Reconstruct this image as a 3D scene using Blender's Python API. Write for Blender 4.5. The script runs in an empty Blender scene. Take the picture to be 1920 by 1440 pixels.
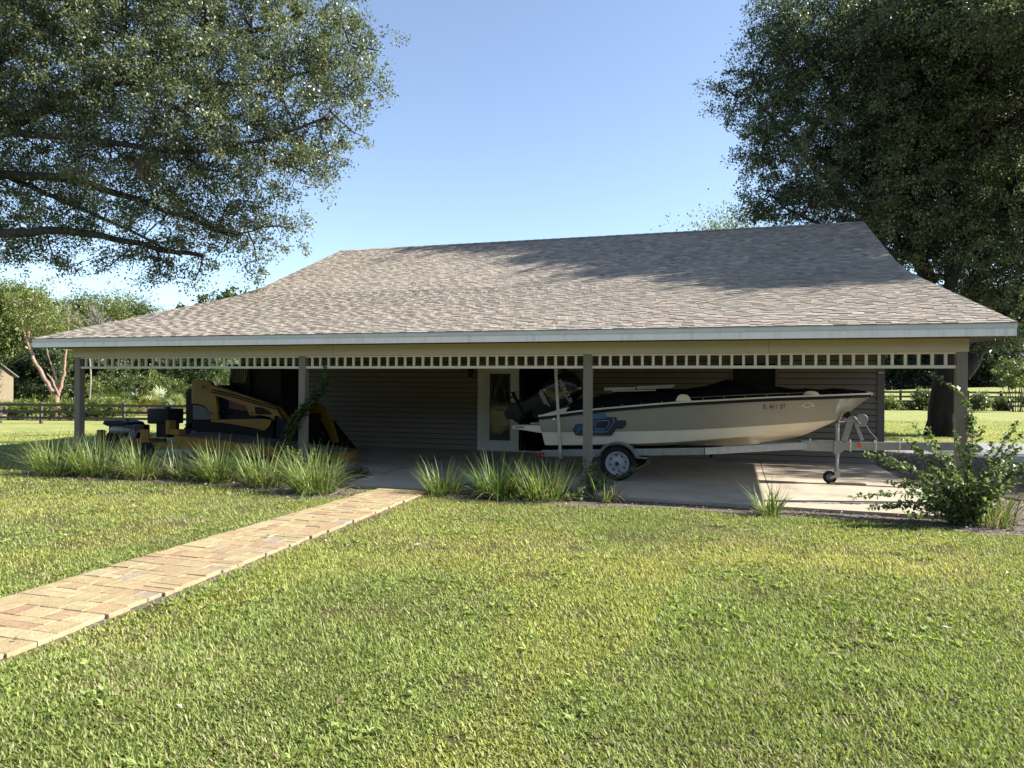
import bpy, bmesh, math, random
import numpy as np
from mathutils import Vector, Matrix
random.seed(7)
rng = np.random.default_rng(11)
SC = bpy.context.scene
COL = SC.collection
R = math.radians

# ------------------------------------------------------------------ camera geometry (solved from the photograph)
CAM = np.array([12.7662, -11.3923, 1.65])
FPX, YAW, PIT, ROL = 1346.12, -0.30017, 0.00135, 0.0067

def ray(u, v):
    c, s = math.cos(ROL), math.sin(ROL)
    x, y = u - 960, v - 720
    x, y = c * x + s * y, -s * x + c * y
    X, Z = x / FPX, -y / FPX
    c, s = math.cos(PIT), math.sin(PIT)
    Y, Z = c - s * Z, s + c * Z
    c, s = math.cos(YAW), math.sin(YAW)
    return np.array([c * X + s * Y, -s * X + c * Y, Z])
def U(u, v, yp):                      # point of a sight line on the facade-parallel plane y = yp
    d = ray(u, v); return CAM + d * ((yp - CAM[1]) / d[1])
def W(u, v, D):                       # point of a sight line at depth D
    return CAM + ray(u, v) * D
def G(u, v, z=0.0):
    d = ray(u, v); return CAM + d * ((z - CAM[2]) / d[2])

def sstep(t):
    t = np.clip(t, 0, 1); return t * t * (3 - 2 * t)
def ground_z(x, y):
    x = np.asarray(x, float); y = np.asarray(y, float)
    D = -.296 * (x - 12.77) + .955 * (y + 11.39); X = .955 * (x - 12.77) + .296 * (y + 11.39)
    return -0.85 * sstep((-0.55 * x + 0.3 * y - 2) / 15.0) + 1.85 * sstep((X - 4) / 14) * sstep((D - 55) / 42)

# ------------------------------------------------------------------ tagging and objects
def tag(o, label=None, cat=None, group=None, kind=None):
    if label: o['label'] = label
    if cat: o['category'] = cat
    if group: o['group'] = group
    if kind: o['kind'] = kind
    return o
def empty(name, loc=(0, 0, 0), label=None, cat=None, group=None):
    o = bpy.data.objects.new(name, None); COL.objects.link(o)
    o.location = loc; o.empty_display_size = 0.2
    return tag(o, label, cat, group)
def root_loc(o):
    l = Vector((0, 0, 0))
    while o is not None:
        l = l + o.location; o = o.parent
    return l

class MB:
    """collects faces, then links them as one mesh object"""
    def __init__(s): s.v = []; s.f = []; s.c = []
    def face(s, pts, col=None):
        n = len(s.v); s.v += [tuple(map(float, p)) for p in pts]; s.f.append(tuple(range(n, n + len(pts)))); s.c.append(col); return s
    def add(s, vs, fs, col=None):
        n = len(s.v); s.v += [tuple(map(float, p)) for p in vs]
        s.f += [tuple(i + n for i in f) for f in fs]; s.c += [col] * len(fs); return s
    def box(s, a, b, col=None, rot=None, bev=0.0):
        a = np.array(a, float); b = np.array(b, float); lo = np.minimum(a, b); hi = np.maximum(a, b)
        if bev > 0:
            bm = bmesh.new(); bmesh.ops.create_cube(bm, size=1.0)
            for v in bm.verts: v.co = Vector(((lo[i] + hi[i]) / 2 + v.co[i] * (hi[i] - lo[i]) for i in range(3)))
            bmesh.ops.bevel(bm, geom=bm.edges[:], offset=bev, segments=2, affect='EDGES', profile=0.6)
            bm.verts.index_update(); vs = [v.co[:] for v in bm.verts]; fs = [[v.index for v in f.verts] for f in bm.faces]; bm.free()
        else:
            vs = [(x, y, z) for x in (lo[0], hi[0]) for y in (lo[1], hi[1]) for z in (lo[2], hi[2])]
            fs = [(0, 1, 3, 2), (4, 6, 7, 5), (0, 4, 5, 1), (2, 3, 7, 6), (0, 2, 6, 4), (1, 5, 7, 3)]
        if rot is not None:
            c = Vector((lo + hi) / 2); vs = [tuple(c + rot @ (Vector(p) - c)) for p in vs]
        return s.add(vs, fs, col)
    def bar(s, p, q, w, h, col=None, up=(0, 0, 1)):
        p = Vector(p); q = Vector(q); d = (q - p).normalized(); up = Vector(up)
        sd = d.cross(up)
        if sd.length < 1e-4: sd = d.cross(Vector((1, 0, 0)))
        sd.normalize(); u = sd.cross(d)
        vs = [tuple(e + sd * (a * w / 2) + u * (b * h / 2)) for e in (p, q) for a, b in ((-1, -1), (1, -1), (1, 1), (-1, 1))]
        return s.add(vs, [(0, 1, 2, 3), (7, 6, 5, 4), (0, 4, 5, 1), (1, 5, 6, 2), (2, 6, 7, 3), (3, 7, 4, 0)], col)
    def tube(s, pts, rad, n=8, col=None, cap=True):
        pts = [Vector(p) for p in pts]; k = len(pts)
        if not hasattr(rad, '__len__'): rad = [rad] * k
        base = len(s.v); prev = None
        for i, p in enumerate(pts):
            d = (pts[min(i + 1, k - 1)] - pts[max(i - 1, 0)])
            if d.length < 1e-9: d = Vector((0, 0, 1))
            d.normalize()
            if prev is None:
                a = d.cross(Vector((0, 0, 1)))
                if a.length < 1e-3: a = d.cross(Vector((1, 0, 0)))
            else:
                a = prev - d * prev.dot(d)
            a.normalize(); prev = a; b = d.cross(a)
            for j in range(n):
                t = 2 * math.pi * j / n
                s.v.append(tuple(p + (a * math.cos(t) + b * math.sin(t)) * rad[i]))
        for i in range(k - 1):
            for j in range(n):
                s.f.append((base + i * n + j, base + i * n + (j + 1) % n, base + (i + 1) * n + (j + 1) % n, base + (i + 1) * n + j)); s.c.append(col)
        if cap:
            s.f.append(tuple(base + j for j in range(n))[::-1]); s.c.append(col)
            s.f.append(tuple(base + (k - 1) * n + j for j in range(n))); s.c.append(col)
        return s
    def lathe(s, center, axis, prof, n=24, col=None):      # prof: list of (distance along axis, radius)
        c = Vector(center); ax = Vector(axis).normalized()
        return s.tube([c + ax * d for d, r in prof], [max(r, 1e-4) for d, r in prof], n, col)
    def prism(s, poly, y0, y1, col=None):                  # poly in (x, z), extruded along y
        n = len(poly)
        ar = sum(poly[i][0] * poly[(i + 1) % n][1] - poly[(i + 1) % n][0] * poly[i][1] for i in range(n))
        if ar < 0: poly = poly[::-1]
        vs = [(p[0], y0, p[1]) for p in poly] + [(p[0], y1, p[1]) for p in poly]
        fs = [tuple(range(n)), tuple(range(2 * n - 1, n - 1, -1))] + [(i, i + n, (i + 1) % n + n, (i + 1) % n) for i in range(n)]
        return s.add(vs, fs, col)
    def build(s, name, mat, parent=None, smooth=None, bevel=0.0):
        off = root_loc(parent) if parent else Vector((0, 0, 0))
        me = bpy.data.meshes.new(name)
        me.from_pydata([(v[0] - off[0], v[1] - off[1], v[2] - off[2]) for v in s.v], [], s.f)
        if any(c is not None for c in s.c):
            at = me.attributes.new('tint', 'FLOAT_COLOR', 'FACE')
            at.data.foreach_set('color', np.array([(c if c is not None else (1, 1, 1)) + (1,) for c in s.c], np.float32).ravel())
        if bevel > 0:
            bm = bmesh.new(); bm.from_mesh(me)
            bmesh.ops.remove_doubles(bm, verts=bm.verts[:], dist=1e-5)
            es = [e for e in bm.edges if len(e.link_faces) == 2 and e.calc_face_angle(0) > 0.5]
            bmesh.ops.bevel(bm, geom=es, offset=bevel, segments=2, affect='EDGES', profile=0.6, clamp_overlap=True)
            bm.to_mesh(me); bm.free()
        if smooth is not None:
            bm = bmesh.new(); bm.from_mesh(me); bmesh.ops.remove_doubles(bm, verts=bm.verts[:], dist=1e-5)
            bmesh.ops.recalc_face_normals(bm, faces=bm.faces[:]); bm.to_mesh(me); bm.free()
            me.polygons.foreach_set('use_smooth', [True] * len(me.polygons)); me.set_sharp_from_angle(angle=R(smooth))
        me.update()
        o = bpy.data.objects.new(name, me); COL.objects.link(o)
        if mat: me.materials.append(mat)
        if parent: o.parent = parent
        return o

def np_mesh(name, V, F, cols, mat, parent=None, smooth=False):
    """V (N,3), F (M,k) int, cols per face (M,3) or None"""
    off = np.array(root_loc(parent)) if parent else np.zeros(3)
    V = np.asarray(V, np.float32) - off.astype(np.float32)
    k = F.shape[1]; me = bpy.data.meshes.new(name)
    me.vertices.add(len(V)); me.vertices.foreach_set('co', V.ravel())
    me.loops.add(F.size); me.loops.foreach_set('vertex_index', F.astype(np.int32).ravel())
    me.polygons.add(len(F)); me.polygons.foreach_set('loop_start', np.arange(0, F.size, k, dtype=np.int32))
    if cols is not None:
        at = me.attributes.new('tint', 'FLOAT_COLOR', 'FACE')
        at.data.foreach_set('color', np.concatenate([cols, np.ones((len(cols), 1))], 1).astype(np.float32).ravel())
    me.update(calc_edges=True)
    if smooth: me.polygons.foreach_set('use_smooth', [True] * len(me.polygons))
    me.materials.append(mat)
    o = bpy.data.objects.new(name, me); COL.objects.link(o)
    if parent: o.parent = parent
    return o

def nrm(a): return a / np.maximum(np.linalg.norm(a, axis=1, keepdims=True), 1e-9)
def leaf_geo(P, D, N, L, Wd, fold=0.25):
    D = nrm(D); S = nrm(np.cross(D, N)); N = np.cross(S, D)
    L = L[:, None]; Wd = Wd[:, None]
    v0 = P; v2 = P + D * L
    mid = P + D * L * 0.45 + N * Wd * fold
    V = np.stack([v0, mid + S * Wd * 0.5, v2, mid - S * Wd * 0.5], 1).reshape(-1, 3)
    return V, np.arange(len(P) * 4).reshape(-1, 4)
def blade_geo(P, az, tilt0, tilt1, L, Wd, seg=3):
    """arched grass blades: tilt grows from tilt0 at the base to tilt1 at the tip (radians from vertical)"""
    n = len(P); h = np.stack([np.cos(az), np.sin(az), np.zeros(n)], 1); s = np.stack([-np.sin(az), np.cos(az), np.zeros(n)], 1)
    V = []; p = P.copy()
    for k in range(seg + 1):
        t = k / seg
        w = (Wd * (1 - t ** 1.6) * (0.75 + 0.5 * min(t * 3, 1) * (1 - t)) + 0.0006)[:, None]
        V += [p - s * w * 0.5, p + s * w * 0.5]
        if k < seg:
            a = tilt0 + (tilt1 - tilt0) * (k + 0.5) / seg
            p = p + (h * np.sin(a)[:, None] + np.array([[0, 0, 1.0]]) * np.cos(a)[:, None]) * (L / seg)[:, None]
    V = np.stack(V, 1); m = 2 * (seg + 1)
    b = (np.arange(n) * m)[:, None, None]
    q = np.array([[2 * k, 2 * k + 1, 2 * k + 3, 2 * k + 2] for k in range(seg)])[None]
    return V.reshape(-1, 3), (b + q).reshape(-1, 4)
def vnoise(x, y, sc, seed=0):
    """smooth value noise in 0..1"""
    r = np.random.default_rng(seed); T = r.random((64, 64)); x = x / sc; y = y / sc
    xi = np.floor(x).astype(int); yi = np.floor(y).astype(int); fx = sstep(x - xi); fy = sstep(y - yi)
    g = lambda a, b: T[a % 64, b % 64]
    return (g(xi, yi) * (1 - fx) + g(xi + 1, yi) * fx) * (1 - fy) + (g(xi, yi + 1) * (1 - fx) + g(xi + 1, yi + 1) * fx) * fy

# ------------------------------------------------------------------ materials
def mat(name, col=(.5, .5, .5), rough=.6, metal=0., spec=.5, vary=0., vscale=6., stretch=(1, 1, 1), dirt=None, dscale=2., damt=.5,
        bump=0., bscale=40., attr=False, coat=0., transl=0.):
    m = bpy.data.materials.new(name); m.use_nodes = True; nt = m.node_tree; N = nt.nodes; L = nt.links
    b = N['Principled BSDF']; out = N['Material Output']
    b.inputs['Roughness'].default_value = rough; b.inputs['Metallic'].default_value = metal
    b.inputs['Specular IOR Level'].default_value = spec; b.inputs['Coat Weight'].default_value = coat
    tc = N.new('ShaderNodeTexCoord'); mp = N.new('ShaderNodeMapping'); mp.inputs['Scale'].default_value = stretch
    L.new(tc.outputs['Object'], mp.inputs['Vector'])
    if attr:
        a = N.new('ShaderNodeAttribute'); a.attribute_name = 'tint'; cur = a.outputs['Color']
    else:
        c = N.new('ShaderNodeRGB'); c.outputs[0].default_value = (*col, 1); cur = c.outputs[0]
    if vary > 0:
        n = N.new('ShaderNodeTexNoise'); n.inputs['Scale'].default_value = vscale; n.inputs['Detail'].default_value = 6; n.inputs['Roughness'].default_value = .65
        L.new(mp.outputs[0], n.inputs['Vector'])
        mr = N.new('ShaderNodeMapRange'); mr.inputs[1].default_value = .3; mr.inputs[2].default_value = .7
        mr.inputs[3].default_value = 1 - vary; mr.inputs[4].default_value = 1 + vary
        L.new(n.outputs[0], mr.inputs[0])
        mx = N.new('ShaderNodeMix'); mx.data_type = 'RGBA'; mx.blend_type = 'MULTIPLY'; mx.inputs[0].default_value = 1
        L.new(cur, mx.inputs[6]); L.new(mr.outputs[0], mx.inputs[7]); cur = mx.outputs[2]
    if dirt:
        n = N.new('ShaderNodeTexNoise'); n.inputs['Scale'].default_value = dscale; n.inputs['Detail'].default_value = 8; n.inputs['Roughness'].default_value = .7
        L.new(mp.outputs[0], n.inputs['Vector'])
        mr = N.new('ShaderNodeMapRange'); mr.inputs[1].default_value = .52; mr.inputs[2].default_value = .72; mr.inputs[3].default_value = 0; mr.inputs[4].default_value = damt
        L.new(n.outputs[0], mr.inputs[0])
        mx = N.new('ShaderNodeMix'); mx.data_type = 'RGBA'
        L.new(mr.outputs[0], mx.inputs[0]); L.new(cur, mx.inputs[6]); mx.inputs[7].default_value = (*dirt, 1); cur = mx.outputs[2]
    L.new(cur, b.inputs['Base Color'])
    if bump > 0:
        n = N.new('ShaderNodeTexNoise'); n.inputs['Scale'].default_value = bscale; n.inputs['Detail'].default_value = 5
        L.new(mp.outputs[0], n.inputs['Vector'])
        bp = N.new('ShaderNodeBump'); bp.inputs['Strength'].default_value = bump; bp.inputs['Distance'].default_value = .02
        L.new(n.outputs[0], bp.inputs['Height']); L.new(bp.outputs[0], b.inputs['Normal'])
    if transl > 0:
        t = N.new('ShaderNodeBsdfTranslucent'); hs = N.new('ShaderNodeMix'); hs.data_type = 'RGBA'; hs.blend_type = 'MULTIPLY'; hs.inputs[0].default_value = 1
        L.new(cur, hs.inputs[6]); hs.inputs[7].default_value = (1.2, 1.28, .62, 1)
        L.new(hs.outputs[2], t.inputs['Color']); ms = N.new('ShaderNodeMixShader'); ms.inputs[0].default_value = transl
        L.new(b.outputs[0], ms.inputs[1]); L.new(t.outputs[0], ms.inputs[2]); L.new(ms.outputs[0], out.inputs['Surface'])
    return m

M = {}
M['leaf'] = mat('oak_leaf', attr=True, rough=.42, spec=.5, transl=.3)
M['blade'] = mat('grass_blade', attr=True, rough=.55, spec=.22, transl=.42)
M['plant'] = mat('plant_leaf', attr=True, rough=.45, spec=.3, transl=.35)
M['bark'] = mat('bark', (.035, .029, .025), .9, vary=.5, vscale=7, stretch=(1, 1, .3), bump=.9, bscale=14, dirt=(.075, .07, .06), dscale=3, damt=.5)
M['redbark'] = mat('smooth_bark', (.25, .155, .11), .7, vary=.4, vscale=5, dirt=(.16, .1, .07), damt=.6)
M['palebark'] = mat('pale_bark', (.19, .17, .14), .8, vary=.4, vscale=5)
M['shingle'] = mat('shingle', attr=True, rough=.9, spec=.2, vary=.22, vscale=60, bump=.5, bscale=220)
M['roofback'] = mat('roof_back', (.16, .14, .12), .9, vary=.3, vscale=20)
M['fascia'] = mat('fascia_paint', (.9, .83, .74), .5, vary=.05, vscale=3, stretch=(5, 1, .22), dirt=(.34, .33, .30), dscale=1.6, damt=.4)
M['drip'] = mat('drip_edge', (.62, .60, .55), .45, vary=.08, vscale=4)
M['beam'] = mat('beam_paint', (.52, .44, .285), .55, vary=.05, vscale=3)
M['rail'] = mat('rail_paint', (.66, .575, .41), .5, vary=.05, vscale=8)
M['post'] = mat('post_paint', (.195, .162, .115), .65, vary=.12, vscale=5, stretch=(1, 1, .25), dirt=(.2, .17, .13), dscale=3, damt=.35, bump=.15, bscale=30)
M['siding'] = mat('siding', (.145, .126, .10), .55, vary=.05, vscale=2.5, bump=.08, bscale=60)
M['lapsiding'] = mat('lap_siding', attr=True, rough=.55, vary=.06, vscale=2.5, bump=.08, bscale=60)
M['trim'] = mat('corner_trim', (.16, .135, .108), .55, vary=.06)
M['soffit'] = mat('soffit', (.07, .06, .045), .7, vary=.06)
M['white'] = mat('white_paint', (.7, .67, .61), .45, vary=.04, vscale=5)
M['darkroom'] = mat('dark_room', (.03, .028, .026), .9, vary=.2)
M['glass'] = mat('dark_glass', (.01, .011, .012), .12, spec=.2)
M['doorglass'] = mat('leaded_glass', (.02, .022, .02), .06, spec=1.0, bump=.04, bscale=9)
M['came'] = mat('lead_came', (.3, .3, .28), .35, metal=.8)
M['concrete'] = mat('concrete', (.36, .295, .21), .85, vary=.12, vscale=1.6, dirt=(.11, .09, .07), dscale=1.3, damt=.65, bump=.15, bscale=50)
M['drive'] = mat('driveway_concrete', (.2, .197, .195), .85, vary=.15, vscale=1.2, dirt=(.25, .23, .21), dscale=.8, damt=.5)
M['paver'] = mat('paver', attr=True, rough=.85, spec=.25, vary=.2, vscale=18, bump=.4, bscale=70, dirt=(.2, .14, .08), dscale=5, damt=.3)
M['crack'] = mat('joint_crack', (.06, .05, .04), .95)
M['joint'] = mat('joint_sand', (.21, .155, .09), .95, vary=.2)
M['mulch'] = mat('mulch', (.1, .075, .055), .95, vary=.55, vscale=22, dirt=(.22, .18, .13), dscale=9, damt=.7, bump=1., bscale=45)
M['redmulch'] = mat('red_mulch', (.055, .03, .022), .95, vary=.6, vscale=26, bump=1., bscale=45)
M['litter'] = mat('leaf_litter', attr=True, rough=.85, spec=.15)
M['galv'] = mat('galvanised_steel', (.30, .305, .305), .42, metal=.75, vary=.18, vscale=9, dirt=(.34, .33, .31), dscale=5, damt=.5)
M['tubing'] = mat('anodised_tube', (.5, .49, .46), .35)
M['rimpaint'] = mat('rim_paint', attr=True, rough=.45, spec=.4)
M['chrome'] = mat('bright_steel', (.7, .7, .7), .18, metal=1.)
M['rubber'] = mat('rubber', (.012, .012, .0125), .8, spec=.25, vary=.2, vscale=20)
M['blackplastic'] = mat('black_plastic', (.009, .009, .010), .5, spec=.3, vary=.15)
M['cowl'] = mat('cowling_paint', (.012, .012, .015), .22, coat=.5)
M['cover'] = mat('boat_cover', (.006, .006, .009), .9, spec=.15, vary=.3, vscale=3, bump=.2, bscale=6)
M['gel'] = mat('grey_gelcoat', (.235, .215, .17), .38, spec=.4, coat=.08, vary=.05, vscale=3)
M['gelwhite'] = mat('white_gelcoat', (.62, .56, .43), .35, spec=.4, coat=.1, vary=.06, vscale=3, dirt=(.5, .42, .28), dscale=2.2, damt=.4)
M['navy'] = mat('decal_navy', (.012, .02, .045), .3)
M['blue'] = mat('decal_blue', (.02, .075, .19), .3)
M['teal'] = mat('decal_teal', (.03, .13, .2), .3)
M['palegrey'] = mat('decal_pale', (.2, .26, .33), .3)
M['ink'] = mat('number_ink', (.02, .025, .06), .4)
M['silver'] = mat('silver_letter', (.4, .4, .4), .45)
M['red'] = mat('red_lens', (.5, .02, .015), .2)
M['darkred'] = mat('faded_red_decal', (.12, .012, .012), .5)
M['shadedbark'] = mat('shaded_bark', (.016, .0135, .012), .95, vary=.5, vscale=7, stretch=(1, 1, .3), bump=.9, bscale=14, dirt=(.035, .032, .028), dscale=3, damt=.5)  # oak bark darkened to carry the crown's shade in its colour
M['fenceshade'] = mat('shaded_fence_wood', (.022, .019, .016), .9, vary=.4, vscale=4)  # shade on the right fence is put into this wood colour
M['amber'] = mat('amber_reflector', (.62, .09, .02), .25)
M['pvc'] = mat('pvc_pipe', (.4, .37, .29), .4, vary=.08, vscale=6)
M['yellow'] = mat('machine_yellow', (.27, .148, .008), .5, vary=.12, vscale=5, dirt=(.16, .09, .03), dscale=4, damt=.5)
M['rustyellow'] = mat('rusty_yellow', (.23, .118, .009), .7, vary=.25, vscale=6, dirt=(.13, .06, .03), dscale=3, damt=.9)
M['machineblack'] = mat('machine_black', (.008, .008, .009), .6, spec=.2, vary=.2)
M['machinegrey'] = mat('machine_grey', (.1, .1, .1), .6, vary=.25, vscale=8)
M['greymetal'] = mat('muffler_metal', (.26, .24, .21), .5, metal=.5, vary=.3, vscale=8)
M['fencewood'] = mat('fence_wood', (.055, .045, .039), .85, vary=.4, vscale=4, stretch=(.2, .2, 2), dirt=(.10, .085, .075), dscale=1.2, damt=.5)
M['shedwall'] = mat('shed_wall', (.17, .135, .08), .8, vary=.15)
M['shedroof'] = mat('shed_roof', (.13, .12, .11), .8, vary=.15)
M['wood'] = mat('plank_wood', (.3, .19, .12), .8, vary=.3, stretch=(1, 6, 6))
M['stone'] = mat('edging_stone', (.07, .055, .042), .9, vary=.4, vscale=10, bump=.6)
M['moss'] = mat('hanging_moss', attr=True, rough=.9, spec=.1)
M['lantern'] = mat('lantern_metal', (.012, .012, .012), .5)

def lawn_material():
    m = bpy.data.materials.new('lawn_soil'); m.use_nodes = True; nt = m.node_tree; N = nt.nodes; L = nt.links; b = N['Principled BSDF']
    b.inputs['Roughness'].default_value = .95; b.inputs['Specular IOR Level'].default_value = .1
    tc = N.new('ShaderNodeTexCoord')
    def noise(s, d=6, r=.6):
        n = N.new('ShaderNodeTexNoise'); n.inputs['Scale'].default_value = s; n.inputs['Detail'].default_value = d; n.inputs['Roughness'].default_value = r
        L.new(tc.outputs['Object'], n.inputs['Vector']); return n.outputs[0]
    def ramp(src, stops):
        r = N.new('ShaderNodeValToRGB'); e = r.color_ramp.elements
        while len(e) < len(stops): e.new(.5)
        for i, (p, c) in enumerate(stops): e[i].position = p; e[i].color = (*c, 1)
        L.new(src, r.inputs[0]); return r.outputs[0]
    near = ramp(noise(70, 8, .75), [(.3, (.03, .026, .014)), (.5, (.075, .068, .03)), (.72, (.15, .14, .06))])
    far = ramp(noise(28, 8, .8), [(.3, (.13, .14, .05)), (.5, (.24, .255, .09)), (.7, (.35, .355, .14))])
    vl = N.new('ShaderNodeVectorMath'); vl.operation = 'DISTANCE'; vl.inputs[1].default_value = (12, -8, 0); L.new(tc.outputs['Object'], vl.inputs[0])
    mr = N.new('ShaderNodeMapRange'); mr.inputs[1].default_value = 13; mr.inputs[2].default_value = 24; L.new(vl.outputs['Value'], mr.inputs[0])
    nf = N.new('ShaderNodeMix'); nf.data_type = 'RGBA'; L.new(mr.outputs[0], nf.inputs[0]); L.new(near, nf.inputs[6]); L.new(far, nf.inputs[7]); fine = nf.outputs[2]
    big = ramp(noise(.55, 5), [(.35, (.85, .95, .75)), (.65, (1.2, 1.08, 1.15))])
    mx = N.new('ShaderNodeMix'); mx.data_type = 'RGBA'; mx.blend_type = 'MULTIPLY'; mx.inputs[0].default_value = 1
    L.new(fine, mx.inputs[6]); L.new(big, mx.inputs[7])
    mx2 = N.new('ShaderNodeMix'); mx2.data_type = 'RGBA'
    L.new(ramp(noise(1.7, 7, .7), [(.56, (0, 0, 0)), (.72, (.7, .7, .7))]), mx2.inputs[0])
    L.new(mx.outputs[2], mx2.inputs[6]); mx2.inputs[7].default_value = (.17, .13, .075, 1)
    L.new(mx2.outputs[2], b.inputs['Base Color'])
    bp = N.new('ShaderNodeBump'); bp.inputs['Strength'].default_value = .9; bp.inputs['Distance'].default_value = .03
    L.new(noise(45, 6, .7), bp.inputs['Height']); L.new(bp.outputs[0], b.inputs['Normal'])
    return m
M['lawn'] = lawn_material()

# ------------------------------------------------------------------ ground, slab, path, driveway
def sheet(name, poly, z, m, kind='structure', thick=0.0, wob=0.0, sub=0):
    mb = MB(); P = [Vector((p[0], p[1], z)) for p in poly]
    if sub:
        Q = []
        for i in range(len(P)):
            a, b = P[i], P[(i + 1) % len(P)]; k = max(1, int((b - a).length / sub))
            for j in range(k):
                q = a.lerp(b, j / k); Q.append(Vector((q.x + random.uniform(-wob, wob), q.y + random.uniform(-wob, wob), z)))
        P = Q
    n = len(P)
    mb.face(P)
    if thick:
        for i in range(n):
            a, b = P[i], P[(i + 1) % n]; mb.face([a, a - Vector((0, 0, thick)), b - Vector((0, 0, thick)), b])
    o = mb.build(name, m); return tag(o, kind=kind)

xs = np.concatenate([np.linspace(-420, -45, 26), np.linspace(-42, 45, 88), np.linspace(50, 420, 26)])
ys = np.concatenate([np.linspace(-60, -15, 10), np.linspace(-14, 60, 75), np.linspace(65, 520, 30)])
gx, gy = np.meshgrid(xs, ys, indexing='ij'); gz = ground_z(gx, gy)
V = np.stack([gx, gy, gz], -1).reshape(-1, 3); ny = len(ys)
I = (np.arange(len(xs) - 1)[:, None] * ny + np.arange(ny - 1)[None]).ravel()
lawn = np_mesh('lawn', V, np.stack([I, I + ny, I + ny + 1, I + 1], 1), None, M['lawn'], smooth=True); tag(lawn, kind='structure')

SLAB = [(-.1, 5.3), (-.1, .14), (6.7, .14), (6.8, -1.28), (8.45, -1.28), (8.5, -.2), (10.8, -.2), (10.85, -1.05), (15.57, -1.25), (15.57, 5.3)]
sheet('concrete_slab', SLAB, .05, M['concrete'], thick=.12)
# control joints of the slab as shallow dark strips
mj = MB()
for x0, y0, x1, y1 in ((10.6, -.15, 10.6, 5.0), (13.3, -1.1, 13.3, 5.0), (6.75, .2, 6.75, 5.0)):
    mj.bar((x0, y0, .0515), (x1, y1, .0515), .012, .003)
tag(mj.build('slab_joint', M['crack']), kind='structure')
BEDL = [(.2, -1.2), (.8, -1.95), (2.2, -2.0), (3.6, -1.85), (4.9, -1.8), (5.9, -2.1), (6.6, -2.5), (7.3, -2.3), (7.35, -1.4), (6.78, -.9), (6.68, .12), (-.3, .12)]
BEDR = [(8.48, -1.35), (8.3, -1.55), (8.9, -1.8), (9.8, -1.85), (10.8, -1.75), (12., -1.55), (13., -1.75), (13.8, -1.6), (14.9, -1.75), (15.5, -2.15), (16.5, -1.9), (17., -.8), (16.6, .9), (15.6, 1.2), (15.6, -1.25), (10.83, -1.04), (10.78, -.22), (8.52, -.22)]
sheet('mulch_bed', BEDL, .006, M['mulch'], sub=.25, wob=.05)
sheet('mulch_bed', BEDR, .006, M['mulch'], sub=.25, wob=.05)
sheet('mulch_bed', [(15.6, 1.25), (15.6, 5.3), (15.9, 9.0), (18.1, 7.9), (19.1, 6.0), (19.4, 3.5), (18.4, .6), (17., .2), (16.7, .95)], .03, M['redmulch'], sub=.25, wob=.06, thick=.05)
DRIVE = [(15.9, 12.4), (16.1, 9.2), (18.2, 8.1), (19.3, 6.2), (30, 1.5), (48, 6), (40, 14), (24, 14.2)]
sheet('driveway', DRIVE, .012, M['drive'], sub=1., wob=.08)

def path_edges(y):
    t = (-1.3 - y) / 6.9
    return 7.51 + .05 * max(0, t - .4), 8.35 + .28 * t
mp_ = MB(); mj = MB()
PC = [((.31, .235, .12), 5), ((.285, .195, .11), 3.5), ((.335, .275, .155), 4.5), ((.26, .17, .10), 2.5), ((.25, .20, .135), 1.), ((.20, .185, .16), .7), ((.25, .135, .085), .5), ((.32, .25, .13), 5)]
def paver(u0, u1, y0, y1):
    e = lambda u, y: (path_edges(y)[0] + (path_edges(y)[1] - path_edges(y)[0]) * u)
    g = .0022; c = random.choices([p[0] for p in PC], [p[1] for p in PC])[0]; k = random.uniform(.92, 1.06); c = tuple((x * .55 + m_ * .45) * k for x, m_ in zip(c, (.315, .24, .132)))
    z = .034 + random.uniform(-.003, .003); zt = [z + random.uniform(-.0025, .0025) for _ in range(4)]
    jit = lambda: random.uniform(-.003, .003)
    q = [(e(u0, y0) + g + jit(), y0 + g + jit()), (e(u1, y0) - g + jit(), y0 + g + jit()), (e(u1, y1) - g + jit(), y1 - g + jit()), (e(u0, y1) + g + jit(), y1 - g + jit())]
    cx = sum(p[0] for p in q) / 4; cy = sum(p[1] for p in q) / 4; b = .0035
    top = [(p[0] + b * (1 if p[0] < cx else -1), p[1] + b * (1 if p[1] < cy else -1), zz) for p, zz in zip(q, zt)]
    mid = [(p[0], p[1], zz - b) for p, zz in zip(q, zt)]; bot = [(p[0], p[1], -.02) for p in q]
    mp_.add(top + mid + bot, [(0, 1, 2, 3)] + [(4 + i, 4 + (i + 1) % 4, (i + 1) % 4, i) for i in range(4)] + [(8 + i, 8 + (i + 1) % 4, 4 + (i + 1) % 4, 4 + i) for i in range(4)], c)
y = -1.3
while y > -13:
    dpt = random.choice((.1, .15, .2, .2, .2)); u = 0.
    e0 = random.uniform(-.022, .012); e1 = random.uniform(-.012, .022)
    while u < .995:
        l = random.choice((.14, .2, .2, .3, .3)); u1 = u + l
        if u1 > .86: u1 = 1.
        if dpt > .17 and random.random() < .22:
            paver(u + (e0 if u == 0 else 0), u1 + (e1 if u1 == 1 else 0), y - dpt, y - dpt / 2); paver(u + (e0 if u == 0 else 0), u1 + (e1 if u1 == 1 else 0), y - dpt / 2, y)
        else: paver(u + (e0 if u == 0 else 0), u1 + (e1 if u1 == 1 else 0), y - dpt, y)
        u = u1
    y -= dpt
tag(mp_.build('paver_path', M['paver']), kind='structure')
pb = MB(); yy = np.linspace(-1.3, -13, 40)
for a, b in zip(yy[:-1], yy[1:]):
    l0, r0 = path_edges(a); l1, r1 = path_edges(b)
    pb.face([(l0 + .02, a, .028), (l1 + .02, b, .028), (r1 - .02, b, .028), (r0 - .02, a, .028)])
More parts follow.
